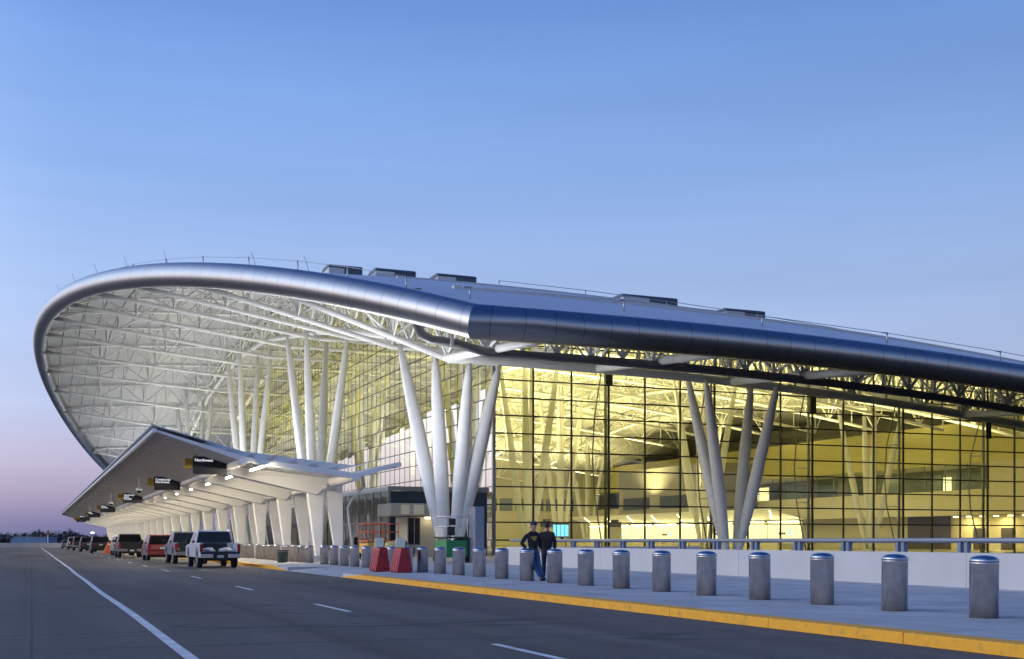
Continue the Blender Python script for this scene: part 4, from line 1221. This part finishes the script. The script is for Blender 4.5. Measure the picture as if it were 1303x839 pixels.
def head(parent, loc, rz, hairm, cap=None, tilt=0.0):
    b = MB(); b.ball((0, 0, 0), .077, .098, .118, 18, 12)
    o = b.build('head', M['skin'], parent, loc)
    o.rotation_euler = (tilt, 0, rz)
    for v_ in o.data.vertices:      # jaw narrows, face flattens (face looks along -y)
        q = v_.co
        if q.z < -.02: q.x *= 1 - .35 * min(1, (-.02 - q.z) / .1); 
        if q.y > 0 and q.z < -.03: q.y *= .75
        if q.y < -.06: q.y = -.06 + (q.y + .06) * .75
    n = MB(); n.hexa([(-.014, -.088, -.035), (.014, -.088, -.035), (.016, -.07, -.035), (-.016, -.07, -.035), (-.006, -.092, .012), (.006, -.092, .012), (.008, -.075, .014), (-.008, -.075, .014)])
    n.hexa([(-.016, -.112, -.036), (.016, -.112, -.036), (.016, -.085, -.04), (-.016, -.085, -.04), (-.006, -.094, .01), (.006, -.094, .01), (.008, -.08, .012), (-.008, -.08, .012)])
    n.build('nose', M['skin'], o)
    for sx in (-1, 1):
        e_ = MB(); e_.ball((sx * .03, -.083, .008), .011, .008, .007, 8, 6); e_.build('eye', M['hair'], o)
        e_ = MB(); e_.ball((sx * .078, .01, -.005), .012, .02, .032, 8, 6); e_.build('ear', M['skin'], o)
    m_ = MB(); m_.box(-.022, .022, -.086, -.078, -.066, -.058); m_.build('mouth', M['car_maroon'], o)
    h_ = MB()
    vs = []; nu, nv = 18, 7
    for i in range(nv + 1):
        ph = math.pi / 2 * i / nv
        for k_ in range(nu):
            t = 2 * math.pi * k_ / nu
            back = .5 + .5 * math.sin(t)
            z = .126 * math.cos(ph * (1 + .28 * back) * (1 - .34 * (1 - back) ** 2)) + .003
            rr = math.sin(min(math.pi / 2, ph * (1 + .1 * back)))
            vs.append((.083 * rr * math.cos(t), .105 * rr * math.sin(t), z if i else .126))
    fs = []
    for i in range(nv):
        for k_ in range(nu):
            a = i * nu + k_; c_ = i * nu + (k_ + 1) % nu; fs.append((a, a + nu, c_ + nu, c_))
    h_.add(vs, fs, True)
    h_.build('hair', hairm, o)
    if cap:
        q = MB(); prof = [(.088, .035), (.089, .06), (.082, .1), (.06, .128), (.02, .14)]
        q.lathe(prof, n=20)
        q.prism([(-.06, -.085), (.06, -.085), (.05, -.16), (-.05, -.16)], .034, .046, 'z')
        c_ = q.build('cap', cap, o); c_.scale = (1, 1.18, 1)
    return o
def hand(parent, loc, rot, side):
    e = MB()
    b0 = []
    e.hexa([(-.04, -.012, 0), (.04, -.012, 0), (.04, .016, 0), (-.04, .016, 0), (-.034, -.012, .085), (.036, -.012, .085), (.036, .014, .085), (-.034, .014, .085)])
    for i, (x, L) in enumerate(((-.03, .062), (-.01, .075), (.011, .072), (.031, .055))):
        e.tube([(x, 0, .08), (x, -.004, .08 + L * .45), (x, -.022, .08 + L * .8), (x, -.036, .08 + L)], [.010, .0095, .009, .007], 6)
    e.tube([(side * -.036, 0, .02), (side * -.062, -.01, .05), (side * -.066, -.018, .082)], [.012, .011, .008], 6)
    o = e.build('hand', M['skin'], parent, loc, bevel=.0); o.rotation_euler = rot
    return o

# man leaning back against a bollard, facing the road; local -y is towards the camera
def man_leaning(x, y, rz):
    p = empty('person', (x, y, 0), rz, 'man in a blue cap, dark sweater and jeans leaning on a bollard', 'person')
    J = {'pelvis': ((0, .10, .92), (.165, .125)), 'waist': ((-.01, .085, 1.06), (.155, .115)), 'chest': ((-.03, .06, 1.28), (.185, .13)), 'neckb': ((-.03, .05, 1.46), (.115, .085)), 'neck': ((-.025, .035, 1.55), .06),
         'shl': ((-.21, .06, 1.40), .085), 'ell': ((-.37, .13, 1.15), .062), 'wrl': ((-.24, .02, .97), .046),
         'shr': ((.15, .06, 1.40), .085), 'elr': ((.24, .12, 1.14), .062), 'wrr': ((.16, .0, .98), .046)}
    E = [('pelvis', 'waist'), ('waist', 'chest'), ('chest', 'neckb'), ('neckb', 'neck'), ('chest', 'shl'), ('shl', 'ell'), ('ell', 'wrl'), ('chest', 'shr'), ('shr', 'elr'), ('elr', 'wrr')]
    skin_body('sweater', J, E, [M['sweater']], p)
    K = {'hip': ((0, .10, .93), (.165, .12)), 'jtop': ((0, .095, 1.06), (.13, .095)), 'lh': ((-.09, .06, .84), .105), 'lk': ((-.02, -.12, .48), .075), 'la': ((.14, -.30, .10), .055),
         'rh': ((.09, .06, .84), .105), 'rk': ((.13, -.10, .48), .075), 'ra': ((.22, -.22, .10), .055)}
    skin_body('jeans', K, [('hip', 'jtop'), ('hip', 'lh'), ('lh', 'lk'), ('lk', 'la'), ('hip', 'rh'), ('rh', 'rk'), ('rk', 'ra')], [M['jeans']], p)
    for (sx, sy) in ((.14, -.30), (.22, -.22)):
        b = MB(); b.ball((sx + .02, sy - .07, .055), .05, .14, .055, 12, 8); s_ = b.build('shoe', M['shoe'], p)
        for v_ in s_.data.vertices: v_.co.z = max(.002, v_.co.z)
    b = MB(); b.tube([(-.03, .045, 1.50), (-.02, .03, 1.60)], [.066, .062], 12); b.build('neck', M['skin'], p)
    hd = head(p, (-.015, .0, 1.675), R(20), M['hair'], M['cap_blue'], R(2)); hd.scale = (1.13, 1.13, 1.1)
    hand(p, (-.24, .015, .99), (R(165), 0, R(15)), 1); hand(p, (.155, -.01, 1.0), (R(170), 0, R(-10)), -1)
    b = MB(); b.prism([(-.13, 1.345), (-.09, 1.30), (-.02, 1.22), (.02, 1.22), (.05, 1.29), (.085, 1.34), (.03, 1.365), (-.05, 1.36)], -.088, -.07, 'y'); b.build('chest_print', M['print_gold'], p)
    b = MB(); b.tube([(-.14, .0, .955), (0, -.03, .965), (.14, .0, .955)], .02, 6); b.build('belt', M['black'], p)
    return p
man_leaning(14.26, 32.75, R(-12))
def man_standing(x, y, rz):
    p = empty('person', (x, y, 0), rz, 'dark-haired man in a black jacket and dark jeans, seen from behind a bollard', 'person')
    J = {'pelvis': ((0, .02, .92), (.165, .13)), 'waist': ((0, .015, 1.06), (.16, .125)), 'chest': ((0, .0, 1.30), (.195, .14)), 'neckb': ((0, .0, 1.47), (.118, .088)), 'neck': ((0, -.015, 1.55), .06),
         'shl': ((-.19, 0, 1.42), .09), 'ell': ((-.26, .03, 1.14), .066), 'wrl': ((-.22, -.10, .93), .048),
         'shr': ((.19, 0, 1.42), .09), 'elr': ((.25, .04, 1.14), .066), 'wrr': ((.17, -.12, .95), .048)}
    E = [('pelvis', 'waist'), ('waist', 'chest'), ('chest', 'neckb'), ('neckb', 'neck'), ('chest', 'shl'), ('shl', 'ell'), ('ell', 'wrl'), ('chest', 'shr'), ('shr', 'elr'), ('elr', 'wrr')]
    skin_body('jacket', J, E, [M['jacket']], p)
    K = {'hip': ((0, .02, .93), (.165, .125)), 'jtop': ((0, .02, 1.06), (.13, .1)), 'lh': ((-.09, .01, .84), .105), 'lk': ((-.10, -.02, .48), .075), 'la': ((-.11, .02, .10), .055),
         'rh': ((.09, .01, .84), .105), 'rk': ((.10, -.02, .48), .075), 'ra': ((.10, .02, .10), .055)}
    skin_body('jeans', K, [('hip', 'jtop'), ('hip', 'lh'), ('lh', 'lk'), ('lk', 'la'), ('hip', 'rh'), ('rh', 'rk'), ('rk', 'ra')], [M['jeans_dark']], p)
    for sx in (-.11, .10):
        b = MB(); b.ball((sx, -.05, .055), .05, .14, .055, 12, 8); s_ = b.build('shoe', M['shoe'], p)
        for v_ in s_.data.vertices: v_.co.z = max(.002, v_.co.z)
    b = MB(); b.tube([(0, 0, 1.50), (0, -.02, 1.62)], [.068, .064], 12); b.build('neck', M['skin'], p)
    hd = head(p, (0, -.03, 1.68), R(-10), M['hair'], None, R(6)); hd.scale = (1.13, 1.13, 1.1)
    hand(p, (-.22, -.105, .95), (R(165), 0, R(10)), 1); hand(p, (.17, -.125, .97), (R(170), 0, R(-10)), -1)
    return p
man_standing(14.85, 33.1, R(150))

# ------------------------------------------------------------------ lamps of the place
def area(name, loc, rot, size, power, col, spread=180):
    l = bpy.data.lights.new(name, 'AREA'); l.shape = 'DISK'; l.size = size; l.energy = power; l.color = col; l.spread = R(spread)
    o = bpy.data.objects.new(name, l); COL.objects.link(o); o.location = loc; o.rotation_euler = rot
    return o
IN_P, OUT_P = 6000, 1500
for x, q in ((46, 1.7), (63, 1.4), (84, .8), (101, .7)):
    for y in (100, 127, 156, 186, 216):
        area('hall_uplight', (x, y, 7.5), (R(180), 0, 0), 1.6, IN_P * q, (1, .90, .60), 125)
for x in (50, 75, 100):
    for y in (104, 135, 170, 205):
        area('hall_downlight', (x, y, 12.5), (0, 0, 0), 3.0, 1250 if x < 90 else 650, (1, .92, .74))
for y in (74, 90, 106, 122, 138, 154, 170, 186, 202, 218, 236):
    area('canopy_uplight', (20.5, y, 6.6), (R(180), R(14), 0), 1.2, OUT_P, (.97, .98, 1))
for y in (100, 108, 116, 122):
    area('rear_wall_lamp', (116.6, y, 4.4), (0, 0, 0), .8, 260, (1, .80, .45))

for q in area_later: area('gallery_lamp', q, (0, 0, 0), 1.0, 160, (.9, 1, .92))
# ------------------------------------------------------------------ sky
w = bpy.data.worlds.new('World'); scene.world = w; w.use_nodes = True
nt = w.node_tree; nt.nodes.clear()
out = nt.nodes.new('ShaderNodeOutputWorld'); bg = nt.nodes.new('ShaderNodeBackground')
nt.links.new(bg.outputs[0], out.inputs[0])
tcn = nt.nodes.new('ShaderNodeTexCoord')
sep = nt.nodes.new('ShaderNodeSeparateXYZ'); nt.links.new(tcn.outputs['Generated'], sep.inputs[0])
def ramp(stops):
    r = nt.nodes.new('ShaderNodeValToRGB'); e = r.color_ramp.elements
    while len(e) > 1: e.remove(e[0])
    e[0].position = stops[0][0]; e[0].color = stops[0][1]
    for p, c in stops[1:]:
        x = e.new(p); x.color = c
    nt.links.new(sep.outputs['Z'], r.inputs['Fac'])
    return r
# away from the afterglow (the part the photograph shows): dusk-blue above, mauve belt at the horizon
cool = ramp([(0.0, srgb(108, 112, 150)), (.012, srgb(120, 118, 158)), (.035, srgb(158, 148, 176)), (.065, srgb(178, 173, 199)), (.11, srgb(178, 189, 222)), (.19, srgb(162, 186, 227)), (.30, srgb(134, 168, 223)), (.44, srgb(100, 142, 210)), (.60, srgb(34, 76, 150)), (1.0, srgb(36, 74, 152))])
warm = ramp([(0.0, (.85, .68, .66, 1)), (.03, (1.4, 1.2, 1.2, 1)), (.10, (2.0, 2.0, 2.2, 1)), (.25, (1.8, 2.1, 2.7, 1)), (.45, (1.0, 1.35, 2.1, 1)), (.75, (.16, .30, .72, 1)), (1.0, (.08, .18, .48, 1))])
SAZ = R(22.44) + R(0)     # camera forward is yawed by this towards +x
sun_az = R(102)           # afterglow: this far to the left of the camera's forward
fx, fy = math.sin(SAZ), math.cos(SAZ)
sx, sy = fx * math.cos(sun_az) - fy * math.sin(sun_az), fx * math.sin(sun_az) + fy * math.cos(sun_az)
nrm = nt.nodes.new('ShaderNodeVectorMath'); nrm.operation = 'MULTIPLY'; nrm.inputs[1].default_value = (1, 1, 0)
nt.links.new(tcn.outputs['Generated'], nrm.inputs[0])
nn = nt.nodes.new('ShaderNodeVectorMath'); nn.operation = 'NORMALIZE'; nt.links.new(nrm.outputs[0], nn.inputs[0])
dt = nt.nodes.new('ShaderNodeVectorMath'); dt.operation = 'DOT_PRODUCT'; dt.inputs[1].default_value = (sx, sy, 0)
nt.links.new(nn.outputs[0], dt.inputs[0])
mr = nt.nodes.new('ShaderNodeMapRange'); mr.interpolation_type = 'SMOOTHSTEP'
mr.inputs[1].default_value = .12; mr.inputs[2].default_value = 1.0
nt.links.new(dt.outputs['Value'], mr.inputs[0])
mx = nt.nodes.new('ShaderNodeMix'); mx.data_type = 'RGBA'
lr = nt.nodes.new('ShaderNodeMapRange'); lr.inputs[1].default_value = -.85; lr.inputs[2].default_value = .35; lr.inputs[3].default_value = .94; lr.inputs[4].default_value = 1.22
nt.links.new(dt.outputs['Value'], lr.inputs[0])
hm = nt.nodes.new('ShaderNodeMapping'); hm.inputs['Scale'].default_value = (1.3, 1.3, 16)
nt.links.new(tcn.outputs['Generated'], hm.inputs['Vector'])
hn = nt.nodes.new('ShaderNodeTexNoise'); hn.inputs['Scale'].default_value = 1.6; hn.inputs['Detail'].default_value = 5
nt.links.new(hm.outputs[0], hn.inputs['Vector'])
hr_ = nt.nodes.new('ShaderNodeMapRange'); hr_.inputs[1].default_value = .3; hr_.inputs[2].default_value = .7; hr_.inputs[3].default_value = .955; hr_.inputs[4].default_value = 1.045
nt.links.new(hn.outputs['Fac'], hr_.inputs[0])
hx = nt.nodes.new('ShaderNodeMath'); hx.operation = 'MULTIPLY'; nt.links.new(lr.outputs[0], hx.inputs[0]); nt.links.new(hr_.outputs[0], hx.inputs[1])
cs = nt.nodes.new('ShaderNodeVectorMath'); cs.operation = 'SCALE'
nt.links.new(cool.outputs[0], cs.inputs[0]); nt.links.new(hx.outputs[0], cs.inputs['Scale'])
nt.links.new(mr.outputs[0], mx.inputs[0]); nt.links.new(cs.outputs[0], mx.inputs[6]); nt.links.new(warm.outputs[0], mx.inputs[7])
sky = nt.nodes.new('ShaderNodeTexSky'); sky.sky_type = 'NISHITA'; sky.sun_disc = False
sky.sun_elevation = R(2); sky.sun_rotation = math.atan2(sx, sy)
sc_ = nt.nodes.new('ShaderNodeVectorMath'); sc_.operation = 'SCALE'; sc_.inputs['Scale'].default_value = .004
nt.links.new(sky.outputs[0], sc_.inputs[0])
ad = nt.nodes.new('ShaderNodeVectorMath'); ad.operation = 'ADD'
nt.links.new(mx.outputs[2], ad.inputs[0]); nt.links.new(sc_.outputs[0], ad.inputs[1])
nt.links.new(ad.outputs[0], bg.inputs[0]); bg.inputs[1].default_value = 1.0

sun = bpy.data.lights.new('afterglow_sun', 'SUN'); sun.energy = .55; sun.angle = R(24); sun.color = (1, .90, .80)
so = bpy.data.objects.new('afterglow_sun', sun); COL.objects.link(so)
so.rotation_euler = Vector((-sx, -sy, -math.tan(R(16)))).to_track_quat('-Z', 'Y').to_euler()

# ------------------------------------------------------------------ camera
cam = bpy.data.cameras.new('camera'); co = bpy.data.objects.new('camera', cam); COL.objects.link(co)
co.location = (0, 0, 1.23); co.rotation_euler = (R(90), 0, -R(22.44))
cam.sensor_width = 36; cam.lens = 40.89; cam.shift_y = .2061; cam.clip_end = 20000; cam.clip_start = .1
scene.camera = co
vs = scene.view_settings
vs.view_transform = 'Standard'; vs.look = 'None'; vs.exposure = 0; vs.gamma = 1
scene.cycles.use_denoising = True
scene.cycles.max_bounces = 8; scene.cycles.transparent_max_bounces = 12; scene.cycles.diffuse_bounces = 3; scene.cycles.glossy_bounces = 4
scene.cycles.caustics_reflective = False; scene.cycles.caustics_refractive = False
scene.cycles.sample_clamp_indirect = 4
